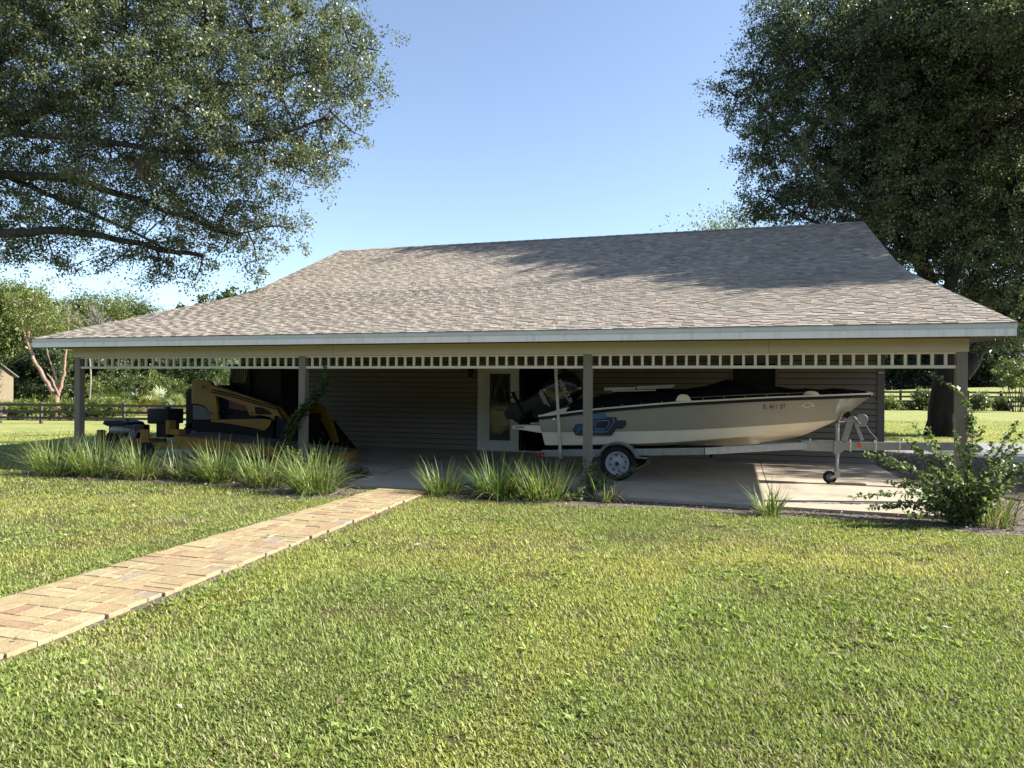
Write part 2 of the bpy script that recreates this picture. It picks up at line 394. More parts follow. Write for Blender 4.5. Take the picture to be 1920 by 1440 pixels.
tag(pb.build('path_joint_sand', M['joint']), kind='structure')
pe = MB()
for a, b in zip(yy[:-1], yy[1:]):                   # worn strip of bare soil along the path edge
    r0 = path_edges(a)[1]; r1 = path_edges(b)[1]; w0 = .05 + .06 * vnoise(np.array([a]), np.array([0.]), .5)[0]; w1 = .05 + .06 * vnoise(np.array([b]), np.array([0.]), .5)[0]
    pe.face([(r0 - .03, a, .005), (r1 - .03, b, .005), (r1 + w1, b, .005), (r0 + w0, a, .005)])
tag(pe.build('soil_strip', M['mulch']), kind='structure')

# ------------------------------------------------------------------ the house with its carport
PX = [0, 5.26, 10.52, 15.78]
EX0, EX1 = -.753, 16.31
PROF = [(-.424, 2.521), (5.75, 4.118), (6.95, 4.53), (11.361, 6.414)]
WY = 5.1
house = empty('carport_house', (7.9, 8.0, 0), 'long tan sided house with grey shingle roof reaching down over a deep open carport', 'house')
# roof shingles: courses of separate tabs with a lapped lower edge
seg = []; tot = 0
for a, b in zip(PROF[:-1], PROF[1:]):
    l = math.hypot(b[0] - a[0], b[1] - a[1]); seg.append((tot, l, a, b)); tot += l
def roof_pt(x, s, h):
    for s0, l, a, b in seg:
        if s <= s0 + l or (s0, l, a, b) == seg[-1]:
            t = (s - s0) / l; n = ((a[1] - b[1]) / l, (b[0] - a[0]) / l)
            return (x, a[0] + (b[0] - a[0]) * t + n[0] * h, a[1] + (b[1] - a[1]) * t + n[1] * h)
rf = MB(); SH = [((.285, .243, .192), 6), ((.325, .278, .222), 5), ((.22, .186, .15), 3), ((.285, .226, .185), 1.5), ((.25, .222, .188), 2.5), ((.365, .315, .255), 1.8)]
EXP = .142; nc = int(tot / EXP) + 1
for k in range(nc):
    s0 = k * EXP - .02; s1 = min(s0 + EXP + .03, tot); x = EX0 - random.uniform(0, .2)
    if s0 > tot - .03: break
    tog = random.random() < .5
    while x < EX1:
        w = random.uniform(.10, .21); xa = max(x, EX0); xb = min(x + w, EX1); x += w
        if xb - xa < .02: continue
        c = random.choices([p[0] for p in SH], [p[1] for p in SH])[0]; kk = random.uniform(.9, 1.08); c = tuple(v * kk for v in c)
        tog = not tog if random.random() < .8 else tog; h = .014 if tog else random.choice((.007, .009)); hu = h * .4 - .003
        A = roof_pt(xa, s0, h); B = roof_pt(xb, s0, h); C = roof_pt(xb, s1, hu); D = roof_pt(xa, s1, hu)
        A0 = roof_pt(xa, s0, -.004); B0 = roof_pt(xb, s0, -.004); C0 = roof_pt(xb, s1, -.004); D0 = roof_pt(xa, s1, -.004)
        rf.add([A, B, C, D, A0, B0, C0, D0], [(0, 1, 2, 3), (4, 5, 1, 0), (5, 6, 2, 1), (7, 4, 0, 3)], c)
roof = rf.build('roof', M['shingle'], house)
rd = MB()                                            # roof deck below the shingles and the rear slope
RY = 2 * PROF[-1][0]
prof2 = [(p[0], p[1] - .006) for p in PROF]; prof2 += [(RY - p[0], p[1]) for p in prof2[:-1]][::-1]
low = [(p[0], p[1] - .15) for p in prof2]
n = len(prof2)
for i in range(n - 1):
    a, b = prof2[i], prof2[i + 1]; c, d = low[i], low[i + 1]
    rd.face([(EX0 + .01, a[0], a[1]), (EX1 - .01, a[0], a[1]), (EX1 - .01, b[0], b[1]), (EX0 + .01, b[0], b[1])])
    rd.face([(EX0 + .01, c[0], c[1]), (EX0 + .01, d[0], d[1]), (EX1 - .01, d[0], d[1]), (EX1 - .01, c[0], c[1])])
rd.build('roof_deck', M['roofback'], house)
cap = MB(); x = EX0
while x < EX1:                                       # ridge caps
    x1 = min(x + .3, EX1); c = random.choice(SH)[0]; z = PROF[-1][1]
    cap.add([(x, 11.2, z - .045), (x, 11.361, z + .028), (x, 11.52, z - .045), (x1, 11.2, z - .055), (x1, 11.361, z + .018), (x1, 11.52, z - .055)], [(0, 1, 4, 3), (1, 2, 5, 4)], c); x = x1
cap.build('ridge_cap', M['shingle'], roof)
# fascias: front board, drip flange, rakes
fb = MB().box((EX0, -.424, 2.341), (EX1, -.402, 2.512)); fb.build('fascia', M['fascia'], house, bevel=.003)
dr = MB().box((EX0 - .004, -.432, 2.448), (EX1 + .004, -.4265, 2.516)); dr.box((EX0 - .004, -.437, 2.446), (EX1 + .004, -.4275, 2.4515)); dr.build('drip_edge', M['drip'], house)
for xx, w in ((EX0, .02), (EX1 - .02, .02)):
    rk = MB()
    for i in range(n - 1):
        a, b = prof2[i], prof2[i + 1]
        y0 = max(a[0], -.40); z0 = a[1]
        rk.add([(xx, y0, z0 - .17), (xx, y0, z0), (xx, b[0], b[1]), (xx, b[0], b[1] - .17), (xx + w, y0, z0 - .17), (xx + w, y0, z0), (xx + w, b[0], b[1]), (xx + w, b[0], b[1] - .17)],
               [(0, 3, 2, 1), (4, 5, 6, 7), (0, 4, 7, 3), (1, 2, 6, 5), (0, 1, 5, 4), (3, 7, 6, 2)])
    rk.build('rake_board', M['fascia'], house)
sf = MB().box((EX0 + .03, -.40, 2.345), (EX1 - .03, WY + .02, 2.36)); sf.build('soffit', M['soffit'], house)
bm_ = MB().box((-.1, -.072, 2.15), (15.86, .07, 2.343)); bm_.build('beam', M['beam'], house, bevel=.006)
for i, xx in enumerate(PX):
    p = MB().box((xx - .068, -.062, -.1), (xx + .068, .068, 2.149), bev=.006)
    p.build('post', M['post'], house)
NSP = 30
for i in range(3):
    a, b = PX[i] + .069, PX[i + 1] - .069
    f = MB().box((a, -.045, 1.922), (b, .005, 1.966), bev=.004); f.box((a, -.045, 2.124), (b, .005, 2.148))
    fr = f.build('spindle_frieze', M['rail'], house)
    proto = None; st = (b - a) / (NSP + .5)
    for k in range(NSP):
        xc = a + st * (k + .75)
        if proto is None:
            m0 = MB().box((xc - .019, -.040, 1.967), (xc + .019, -.002, 2.123), bev=.003); proto = m0.build('spindle', M['rail'], fr); x_first = xc
        else:
            c = proto.copy(); COL.objects.link(c); c.parent = fr; c.location = (xc - x_first, 0, 0)
# siding
def siding(mb, x0, x1, z0, z1, y):
    e = .127; k = 0; z = z0
    while z < z1 - 1e-4:
        t = min(z + e, z1)
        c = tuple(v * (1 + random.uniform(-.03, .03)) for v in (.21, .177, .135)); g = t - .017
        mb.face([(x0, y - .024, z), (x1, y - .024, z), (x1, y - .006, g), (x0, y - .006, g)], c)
        mb.face([(x0, y - .006, g), (x1, y - .006, g), (x1, y - .0005, g + .002), (x0, y - .0005, g + .002)], (.03, .026, .02))  # lap shadow line tinted into the groove faces and the lip underside
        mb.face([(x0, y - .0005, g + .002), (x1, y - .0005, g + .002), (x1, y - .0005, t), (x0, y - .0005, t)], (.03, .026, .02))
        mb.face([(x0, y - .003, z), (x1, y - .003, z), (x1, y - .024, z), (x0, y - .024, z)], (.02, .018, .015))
        z = t
wl = MB(); D0, D1 = 6.80, 8.80; WX0, WX1 = 12.68, 13.66; WZ0, WZ1 = 1.05, 2.2
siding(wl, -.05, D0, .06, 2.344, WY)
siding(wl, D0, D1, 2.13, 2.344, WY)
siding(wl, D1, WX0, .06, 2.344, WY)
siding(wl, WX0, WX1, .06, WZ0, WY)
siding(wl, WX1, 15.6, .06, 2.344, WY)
for x in (2.9, 10.9, 14.2):                          # vertical lap joints
    wl.box((x, WY - .02, .06), (x + .004, WY - .016, 2.3), (.05, .043, .035))
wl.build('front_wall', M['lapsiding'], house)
wb = MB()
wb.box((-.05, WY + .002, 0), (D0, WY + .12, 2.5)); wb.box((D1, WY + .002, 0), (WX0, WY + .12, 2.5)); wb.box((WX1, WY + .002, 0), (15.7, WY + .12, 2.5))
wb.box((WX0, WY + .002, 0), (WX1, WY + .12, WZ0)); wb.box((D0, WY + .002, 2.13), (D1, WY + .12, 2.5)); wb.box((WX0, WY + .002, WZ1), (WX1, WY + .12, 2.5))
wb.box((-.05, WY + .13, 0), (.1, 17.6, 2.5)); wb.box((15.58, WY + .13, 0), (15.7, 17.6, 2.5)); wb.box((-.05, 17.62, 0), (15.7, 17.75, 2.5))
for x in (-.05, 15.62):                              # gable ends up to the roof
    wb.prism([(0, 0)] * 0 or [(0, 0), (0, 0), (0, 0)], 0, 0) if False else None
    pts = [(p[0], p[1] - .16) for p in prof2]
    poly = [(x, .1, 2.365), (x, RY - .1, 2.365)] + [(x, p[0], max(p[1], 2.37)) for p in pts[::-1] if .3 < p[0] < RY - .3]
    wb.face(poly); wb.face([(q[0] + .1, q[1], q[2]) for q in poly][::-1])
wb.build('house_wall', M['siding'], house)
fd = MB().box((-.06, WY - .022, 0), (D0, WY - .001, .058)).box((D1, WY - .022, 0), (15.7, WY - .001, .058)); fd.build('foundation', M['trim'], house)
MB().box((15.6, WY - .03, .06), (15.74, WY + .16, 2.344), bev=.005).build('corner_trim', M['trim'], house); MB().box((-.07, WY - .03, .06), (.03, WY + .1, 2.344), bev=.005).build('corner_trim', M['trim'], house)
for xs_ in (5.9, 13.25): MB().box((xs_, -.0735, 2.152), (xs_ + .004, -.0721, 2.341)).build('beam_seam', M['crack'], house)
MB().box((15.62, WY - .05, 1.94), (15.71, WY - .031, 1.97), bev=.004).build('trim_bracket', M['white'], house)
# door, doorway, window, lanterns
df = MB().box((D0, WY - .045, .06), (D0 + .09, WY + .1, 2.13)).box((D1 - .09, WY - .045, .06), (D1, WY + .1, 2.13)).box((D0 + .091, WY - .044, 2.05), (D1 - .091, WY + .1, 2.13)).box((D0 + .091, WY - .03, .052), (D1 - .091, WY + .1, .078))
door = df.build('door_frame', M['white'], house, bevel=.004)
X0, X1 = D0 + .095, 7.83
dl = MB(); gx0, gx1, gz0, gz1 = X0 + .19, X1 - .19, .3, 1.93
for a, b in (((X0, .08), (gx0, 2.045)), ((gx1, .08), (X1, 2.045)), ((gx0 + .0005, .08), (gx1 - .0005, gz0)), ((gx0 + .0005, gz1), (gx1 - .0005, 2.045))):
    dl.box((a[0], WY - .012, a[1]), (b[0], WY + .03, b[1]))
for a, b in (((gx0 - .03, gz0 - .03), (gx1 + .03, gz0 + .012)), ((gx0 - .03, gz1 - .012), (gx1 + .03, gz1 + .03)), ((gx0 - .03, gz0 + .013), (gx0 + .012, gz1 - .013)), ((gx1 - .012, gz0 + .013), (gx1 + .03, gz1 - .013))):
    dl.box((a[0], WY - .022, a[1]), (b[0], WY - .0125, b[1]))
leafd = dl.build('door', M['white'], house)
MB().box((gx0, WY + .004, gz0), (gx1, WY + .012, gz1)).build('glass_pane', M['doorglass'], leafd)
cm = MB(); cx, cz = (gx0 + gx1) / 2, (gz0 + gz1) / 2
def ell(rx, rz, dz=0, k=28): return [(cx + rx * math.sin(2 * math.pi * t / k), WY + .002, cz + dz + rz * math.cos(2 * math.pi * t / k)) for t in range(k + 1)]
cm.tube(ell(.17, .62), .004, 5); cm.tube(ell(.11, .22, .3), .004, 5); cm.tube(ell(.11, .22, -.3), .004, 5); cm.tube(ell(.06, .1), .004, 5)
for q in ((gx0 + .05, gz0 + .06, gx0 + .05, gz1 - .06), (gx1 - .05, gz0 + .06, gx1 - .05, gz1 - .06), (gx0 + .05, gz0 + .06, gx1 - .05, gz0 + .06), (gx0 + .05, gz1 - .06, gx1 - .05, gz1 - .06), (cx, cz + .52, cx, gz1 - .06), (cx, gz0 + .06, cx, cz - .52)):
    cm.tube([(q[0], WY + .002, q[1]), (q[2], WY + .002, q[3])], .004, 5)
cm.build('leaded_came', M['came'], leafd)
hd = MB().lathe((X1 - .06, WY - .013, 1.03), (0, -1, 0), [(0, .03), (.008, .03), (.012, .012), (.05, .012)], 14).tube([(X1 - .06, WY - .062, 1.03), (X1 - .17, WY - .062, 1.03)], .009, 8)
hd.build('handle', M['came'], leafd); MB().lathe((X1 - .06, WY - .013, 1.48), (0, -1, 0), [(0, .028), (.012, .026), (.02, .02)], 14).build('deadbolt', M['came'], leafd)
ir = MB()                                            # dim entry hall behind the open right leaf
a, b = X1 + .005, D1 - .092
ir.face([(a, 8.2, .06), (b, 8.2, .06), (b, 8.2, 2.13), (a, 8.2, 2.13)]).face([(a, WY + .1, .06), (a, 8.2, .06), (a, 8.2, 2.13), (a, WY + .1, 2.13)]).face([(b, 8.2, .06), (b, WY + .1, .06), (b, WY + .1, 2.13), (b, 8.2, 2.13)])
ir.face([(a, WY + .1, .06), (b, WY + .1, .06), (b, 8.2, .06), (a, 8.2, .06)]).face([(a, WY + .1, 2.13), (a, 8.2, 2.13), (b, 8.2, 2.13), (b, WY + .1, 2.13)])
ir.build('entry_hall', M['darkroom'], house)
wf = MB()
for a, b in (((WX0, WZ0), (WX0 + .05, WZ1)), ((WX1 - .05, WZ0), (WX1, WZ1)), ((WX0 + .051, WZ0), (WX1 - .051, WZ0 + .05)), ((WX0 + .051, WZ1 - .05), (WX1 - .051, WZ1)), ((WX0 + .051, 1.62), (WX1 - .051, 1.655))):
    wf.box((a[0], WY - .035, a[1]), (b[0], WY + .06, b[1]))
win = wf.build('window', M['siding'], house, bevel=.003)
MB().box((WX0 + .04, WY + .02, WZ0 + .04), (WX1 - .04, WY + .03, WZ1 - .04)).build('pane', M['glass'], win)
def lantern(x):
    l = MB().box((x - .05, WY - .035, 1.93), (x + .05, WY - .018, 2.1), bev=.004)
    l.tube([(x, WY - .035, 2.06), (x, WY - .1, 2.1), (x, WY - .13, 2.06)], .01, 8)
    l.lathe((x, WY - .13, 1.82), (0, 0, 1), [(0, .02), (.01, .05), (.16, .075), (.17, .085), (.22, .02), (.25, .008)], 6)
    l.build('wall_lantern', M['lantern'], house, smooth=30)
lantern(6.63); lantern(8.97)

# ------------------------------------------------------------------ boat
YB = 1.72
boat = empty('motorboat', (12.2, YB, .6), 'grey and white motorboat under a black cover, parked on its trailer in the carport', 'boat')
XS, XB = 9.5, 14.93
def lerp_tab(tab, x):
    return float(np.interp(x, [t[0] for t in tab], [t[1] for t in tab]))
def smooth_tab(tab, x, w=.25):
    return (lerp_tab(tab, x - w) + 2 * lerp_tab(tab, x) + lerp_tab(tab, x + w)) / 4
SHEER = [(8, 1.06), (9.5, 1.085), (10.36, 1.215), (11.79, 1.36), (13.3, 1.46), (14.93, 1.53), (16, 1.56)]
BAND = [(8, .82), (9.58, .83), (10.36, .855), (12.13, .93), (13.0, .99), (14.0, 1.07), (14.5, 1.12), (16, 1.2)]
CHIN = [(8, .60), (9.58, .60), (10.3, .63), (11.79, .71), (13., .83), (14., .99), (14.5, 1.09), (16, 1.2)]
KEEL = [(8, .50), (9.5, .50), (11.5, .53), (12.5, .59), (13.15, .655), (13.84, .80), (14.42, 1.09), (14.62, 1.24), (14.93, 1.52), (16, 1.6)]
def hb(x):                                           # half beam at the sheer
    u = max(0, (x - 11.2) / (XB - 11.2)); return max(.004, (.98 + .06 * math.sin(min(1, (x - XS) / 2.2) * math.pi / 2)) * (1 - u ** 2.3) ** .8)
def section(x):
    b = hb(x); zk = smooth_tab(KEEL, x, .12); zs = smooth_tab(SHEER, x); zb = max(smooth_tab(BAND, x), zk); zc = max(smooth_tab(CHIN, x), zk)
    u = max(0, (x - 11.2) / (XB - 11.2)); fl = 1 - .55 * u
    yb_ = b * (.97 - .30 * u - .25 * u * u); yc = b * (.92 - .34 * u - .35 * u * u)
    if zb - zk < .02: yb_ *= max(.02, (zb - zk) / .02)
    if zc - zk < .02: yc *= max(.02, (zc - zk) / .02)
    return [(0, zk), (yc * .5, zk + (zc - zk) * .46), (yc, zc), (yb_, zb), (yb_ + .016, zb + .004), ((yb_ + b) / 2 + .01 + .02 * (1 - u), (zb + zs) / 2), (b, zs)]
NX = 56; stx = [XS + (XB - XS) * (1 - (1 - i / (NX - 1)) ** 1.25) for i in range(NX)]
def rake(x, z): return x + (.0 if x > XS + 1.2 else (1 - (x - XS) / 1.2) * (1.09 - z) * .2)
def loft(i0, i1):
    mb = MB()
    for a, b in zip(stx[:-1], stx[1:]):
        sa, sb = section(a), section(b)
        for sgn in (-1, 1):
            for j in range(i0, i1):
                q = [(rake(a, sa[j][1]), YB + sgn * sa[j][0], sa[j][1]), (rake(b, sb[j][1]), YB + sgn * sb[j][0], sb[j][1]), (rake(b, sb[j + 1][1]), YB + sgn * sb[j + 1][0], sb[j + 1][1]), (rake(a, sa[j + 1][1]), YB + sgn * sa[j + 1][0], sa[j + 1][1])]
                mb.face(q if sgn < 0 else q[::-1])
    return mb
lo_ = loft(0, 3); s0 = section(XS)
tr = [(rake(XS, z), YB - y, z) for y, z in s0] + [(rake(XS, z), YB + y, z) for y, z in s0[::-1][:-1]]
lo_.face(tr)
hull = lo_.build('hull_bottom', M['gelwhite'], boat, smooth=35)
loft(3, 6).build('hull_side', M['gel'], boat, smooth=35)
# deck, gunwale cap and rub rail
dk = MB(); rr = MB()
for a, b in zip(stx[:-1], stx[1:]):
    za, zb = smooth_tab(SHEER, a), smooth_tab(SHEER, b); ha, hb_ = hb(a), hb(b)
    dk.face([(a, YB - ha, za + .028), (b, YB - hb_, zb + .028), (b, YB + hb_, zb + .028), (a, YB + ha, za + .028)])
    for sg in (-1, 1):
        for mb, o, z0, z1 in ((dk, .02, .004, .03), (rr, .026, -.045, .003)):
            o2 = o
            A = [(a, YB + sg * (ha + o2), za + z0), (b, YB + sg * (hb_ + o2), zb + z0), (b, YB + sg * (hb_ + o2), zb + z1), (a, YB + sg * (ha + o2), za + z1)]
            mb.face(A if sg < 0 else A[::-1])
            mb.face([(a, YB + sg * ha * .98, za + z0), (b, YB + sg * hb_ * .98, zb + z0), A[1], A[0]]); mb.face([A[3], A[2], (b, YB + sg * hb_ * .98, zb + z1), (a, YB + sg * ha * .98, za + z1)])
zt = SHEER[1][1]
dk.face([(XS, YB - hb(XS) - .02, 1.10), (XS, YB + hb(XS) + .02, 1.10), (XS, YB + hb(XS) + .02, 1.128), (XS, YB - hb(XS) - .02, 1.128)][::-1])
dk.lathe((XB - .06, YB, 1.545), (1, 0, 0), [(0, .045), (.05, .04), (.1, .012)], 10)
dk.build('gunwale', M['gelwhite'], boat, smooth=30); rr.build('rub_rail', M['rubber'], boat, smooth=30)
# motor well and splash cowl at the stern, swim platform
tb = MB().prism([(9.42, 1.10), (9.95, 1.26), (10.1, 1.26), (10.1, 1.10)], YB - .82, YB + .82); tb.build('stern_cowl', M['gelwhite'], boat, bevel=.02)
for ya_, yb_ in ((YB + .3, YB + .86), (YB - .86, YB - .3)):
    spo = MB().prism([(8.97, .875), (9.0, .925), (9.56, .945), (9.56, .80)], ya_, yb_).build('swim_platform', M['gelwhite'], boat, bevel=.012)
MB().box((9.03, YB - .87, .885), (9.2, YB - .862, .915), bev=.003).build('platform_light', M['machinegrey'], spo)
# cover: arched cloth from gunwale to gunwale
RID = [(9.9, 1.35), (10.2, 1.44), (10.6, 1.50), (11.2, 1.585), (12.1, 1.60), (12.35, 1.68), (12.6, 1.76), (12.85, 1.745), (13.15, 1.68), (13.5, 1.63), (14.2, 1.60), (14.5, 1.635), (14.7, 1.60), (14.85, 1.56)]
cvx = np.linspace(9.98, 14.84, 60); cv = MB(); ring = []
for i, x in enumerate(cvx):
    b = max(.02, hb(x) - .05); zg = smooth_tab(SHEER, x) + .032; zr = smooth_tab(RID, x, .1); row = []
    for t in np.linspace(-1, 1, 21):
        sag = .012 * math.sin(9 * x + 5 * t) + .01 * math.sin(23 * x + 2.1 * t * 3)
        prof_ = (1 - abs(t) ** 2.6)
        h = zg + (zr - zg) * prof_ + sag * prof_
        row.append((x, YB + t * b, h))
    ring.append(row)
for a, b in zip(ring[:-1], ring[1:]):
    for j in range(20): cv.face([a[j], b[j], b[j + 1], a[j + 1]])
cv.face(ring[0])
cvo = cv.build('boat_cover', M['cover'], boat, smooth=60)
sn = MB()
for x in np.arange(10.3, 14.6, .33):
    sn.lathe((x, YB - hb(x) + .035, smooth_tab(SHEER, x) + .05), (0, -1, .4), [(0, .012), (.008, .01)], 8)
sn.build('snap', M['chrome'], cvo)
bf = MB()
for (u0, v0), (u1, v1) in (((1133, 728), (1192, 727)), ((1195, 725.5), (1265, 722.5)), ((1133, 731), (1190, 729)), ((1195, 728.5), (1262, 726)), ((1148, 733.5), (1230, 731.5))):
    bf.tube([U(u0, v0, 1.1), U(u1, v1, 1.1)], .013, 8)
bf.build('bimini_frame', M['tubing'], boat, smooth=40)
for x in (11.97, 13.96):                             # cream coaming humps on the gunwale
    z = smooth_tab(SHEER, x) + .03; y = YB - hb(x) + .015
    hh = .115 if x < 13 else .068
    hmp = [(x - .13, z), (x - .085, z + hh * .8), (x - .03, z + hh), (x + .05, z + hh * .95), (x + .09, z + hh * .7), (x + .13, z)]
    MB().prism(hmp, y - .02, y + .05).build('coaming_pad', M['rail'], boat, bevel=.01)
gr = MB().tube([(12.1, YB - hb(12.1) + .02, smooth_tab(SHEER, 12.1) + .085)] + [(x, YB - hb(x) + .02, smooth_tab(SHEER, x) + .085 - .012 * (x - 12.1) / 1.8) for x in np.linspace(12.4, 13.86, 8)], .008, 6)
gr.build('grab_rail', M['chrome'], boat, smooth=40)
# hull graphics are laid on the side surface
def side_pt(x, z, off=.004):
    s = section(x); zs = [p[1] for p in s[4:]]; y = float(np.interp(z, zs, [p[0] for p in s[4:]]))
    return (rake(x, z), YB - y - off, z)
def decal(name, px, m, parent, off, yref=.7):
    poly = [U(u, v, yref) for u, v in px]; mb = MB()
    bm = bmesh.new(); vs = [bm.verts.new((p[0], 0, p[2])) for p in poly]; f = bm.faces.new(vs)
    bmesh.ops.triangulate(bm, faces=[f]); bmesh.ops.subdivide_edges(bm, edges=bm.edges[:], cuts=3, use_grid_fill=True)
    for fc in bm.faces: mb.face([side_pt(v.co.x, v.co.z, off) for v in fc.verts])
    bm.free(); o = mb.build(name, m, parent, smooth=40); return o
dec = decal('hull_graphic', [(1093, 776), (1135, 775), (1137, 782), (1156, 782), (1158, 788), (1173, 787.5), (1176, 795), (1168, 804), (1156, 804), (1146, 817), (1080, 817), (1075, 815), (1071, 806), (1078, 796), (1093, 794)], M['navy'], boat, .004)
decal('graphic_block', [(1093, 777), (1134, 776), (1136, 784.5), (1093, 785.5)], M['teal'], dec, .006)
decal('graphic_block', [(1079, 797), (1112, 796), (1108, 803), (1083, 804), (1077, 808), (1074, 806)], M['blue'], dec, .006)
decal('graphic_block', [(1100, 788), (1117, 788), (1112, 796), (1112, 804), (1135, 804), (1130, 811), (1098, 811)], M['blue'], dec, .0055)
def stripe(px, w=.9):
    mb = MB()
    for (u0, v0), (u1, v1) in zip(px[:-1], px[1:]):
        a = U(u0, v0, .7); b = U(u1, v1, .7); k = 5
        d = np.array([b[0] - a[0], b[2] - a[2]]); d /= np.linalg.norm(d); nn = np.array([-d[1], d[0]]) * .0045 * w
        for i in range(k):
            p = a + (b - a) * (i / k); q = a + (b - a) * ((i + 1) / k)
            mb.face([side_pt(p[0] + nn[0], p[2] + nn[1], .008), side_pt(p[0] - nn[0], p[2] - nn[1], .008), side_pt(q[0] - nn[0], q[2] - nn[1], .008), side_pt(q[0] + nn[0], q[2] + nn[1], .008)])
    return mb
stripe([(1120, 789), (1141, 788), (1143, 795), (1136, 804), (1116, 804), (1116, 796), (1120, 789)]).build('graphic_outline', M['palegrey'], dec)
stripe([(1150, 784), (1152, 791), (1138, 810), (1112, 810)]).build('graphic_outline', M['palegrey'], dec)
stripe([(1078, 812), (1084, 804.5), (1100, 804)]).build('graphic_outline', M['palegrey'], dec)
def text_verts(s, size):
    cu = bpy.data.curves.new('letters', 'FONT'); cu.body = s; cu.size = size; cu.extrude = 0; cu.offset = size * .018
    o = bpy.data.objects.new('letters', cu); COL.objects.link(o); bpy.context.view_layer.update()
    me = bpy.data.meshes.new_from_object(o.evaluated_get(bpy.context.evaluated_depsgraph_get()))
    vs = [v.co.copy() for v in me.vertices]; fs = [tuple(p.vertices) for p in me.polygons]
    bpy.data.objects.remove(o); bpy.data.curves.remove(cu); bpy.data.meshes.remove(me); return vs, fs
vs, fs = text_verts('FL  4411  DT', .105)
mw = max(v.x for v in vs); a = U(1430, 766.5, 1.05)[0]; b = U(1473, 766, 1.05)[0]; kx = (b - a) / mw
MB().add([side_pt(a + v.x * kx, 1.288 + v.y + .02 * v.x * kx, .005) for v in vs], fs).build('registration_number', M['ink'], boat)
fl = MB()                                            # small fish-shaped emblem near the bow
ax, az = U(1515, 758, 1.15)[0], 1.365
arc = [(ax - .095 + .19 * t, az + .045 * math.sin(math.pi * t) - .01) for t in np.linspace(0, 1, 14)]; arc2 = [(ax - .095 + .19 * t, az - .035 * math.sin(math.pi * min(1, t * 1.25)) - .008 + (.03 * max(0, t - .8) * 5 * -1)) for t in np.linspace(0, 1, 14)]
for ar in (arc, arc2): fl.tube([side_pt(x, z, .004) for x, z in ar], .006, 6)
fl.build('bow_emblem', M['rail'], boat)
MB().lathe(side_pt(9.78, 1.055, .002), (0, -1, .1), [(0, .022), (.012, .02), (.013, .008)], 12).build('drain_fitting', M['chrome'], boat, smooth=30)
be = MB().tube([(14.45, YB, 1.13), (14.53, YB, 1.12), (14.53, YB, 1.08), (14.43, YB, 1.07)], .01, 6); be.build('bow_eye', M['chrome'], boat)

# outboard motor, tilted up: built upright then swung about the clamp
PIV = Vector((9.44, YB, 1.20)); TR = Matrix.Rotation(R(62), 3, 'Y')
motor_parts = []
def tilt(mb, dx=0, dz=0):
    mb.v = [tuple(PIV + TR @ Vector((p[0], p[1], p[2] * (.82 if p[2] < .1 else 1)))) for p in mb.v]; return mb
# local: x back is negative, z up, origin at the clamp
def loft_sections(secs):                             # secs: (z, x0, x1, halfwidth, exponent)
    mb = MB(); n = 20; rows = []
    for z, x0, x1, w in secs:
        cx = (x0 + x1) / 2; rx = (x1 - x0) / 2
        rows.append([(cx + rx * math.copysign(abs(math.cos(t)) ** .6, math.cos(t)), w * math.copysign(abs(math.sin(t)) ** .6, math.sin(t)), z) for t in np.linspace(0, 2 * math.pi, n, endpoint=False)])
    for a, b in zip(rows[:-1], rows[1:]):
        for j in range(n): mb.face([a[j], a[(j + 1) % n], b[(j + 1) % n], b[j]])
    mb.face(rows[0][::-1]); mb.face(rows[-1]); return mb
cow = loft_sections([(.10, -.42, .06, .17), (.16, -.47, .09, .2), (.35, -.50, .10, .215), (.55, -.49, .08, .21), (.68, -.45, .04, .19), (.75, -.38, -.03, .15), (.77, -.3, -.1, .09)])
cowo = tilt(cow).build('motor_cowling', M['cowl'], boat, smooth=40)
mid_ = loft_sections([(-.46, -.36, -.14, .06), (-.3, -.37, -.08, .07), (-.1, -.38, -.02, .09), (.10, -.40, .04, .15)]); tilt(mid_).build('motor_midsection', M['blackplastic'], boat, smooth=40)
col_ = loft_sections([(-.02, -.385, .025, .115), (.05, -.405, .045, .15), (.098, -.41, .05, .165)]); tilt(col_).build('motor_collar', M['greymetal'], boat, smooth=40)
low = loft_sections([(-1.02, -.34, -.2, .008), (-.9, -.4, -.16, .012), (-.86, -.42, -.1, .03), (-.8, -.5, -.02, .055), (-.74, -.46, -.06, .045), (-.62, -.40, -.12, .03), (-.46, -.38, -.12, .05)])
low.box((-.62, -.1, -.605), (-.06, .1, -.588)); low.box((-.5, -.06, -.47), (-.1, .06, -.455))
low.tube([(-.06, -.04, -.2), (-.02, -.04, -.5)], .018, 8).tube([(-.06, .04, -.2), (-.02, .04, -.5)], .018, 8)
tilt(low).build('lower_unit', M['blackplastic'], boat, smooth=35)
prp = MB().lathe((-.48, 0, -.79), (-1, 0, 0), [(0, .06), (.08, .06), (.16, .035), (.18, .01)], 14)
for k in range(3):
    t = 2 * math.pi * k / 3 + .5; c, s_ = math.cos(t), math.sin(t); pts = []
    for r, w, tw in ((.05, .05, .9), (.1, .08, .7), (.15, .09, .55), (.185, .06, .5), (.2, .02, .45)):
        for sg in (-1, 1):
            dx = sg * w * math.sin(tw) * .6; dt = sg * w * math.cos(tw)
            pts.append((-.56 + dx, r * c - dt * s_, -.79 + r * s_ + dt * c))
    fs = [(2 * i, 2 * i + 1, 2 * i + 3, 2 * i + 2) for i in range(4)]
    prp.add(pts, fs).add([(p[0] - .008, p[1], p[2]) for p in pts], fs)
tilt(prp).build('propeller', M['blackplastic'], boat, smooth=40)
br = MB().box((-.1, -.14, -.36), (.06, -.1, .1)).box((-.1, .1, -.36), (.06, .14, .1)).box((-.08, -.1, -.1), (.05, .1, .08)); tilt(br).build('motor_bracket', M['machineblack'], boat, bevel=.008)
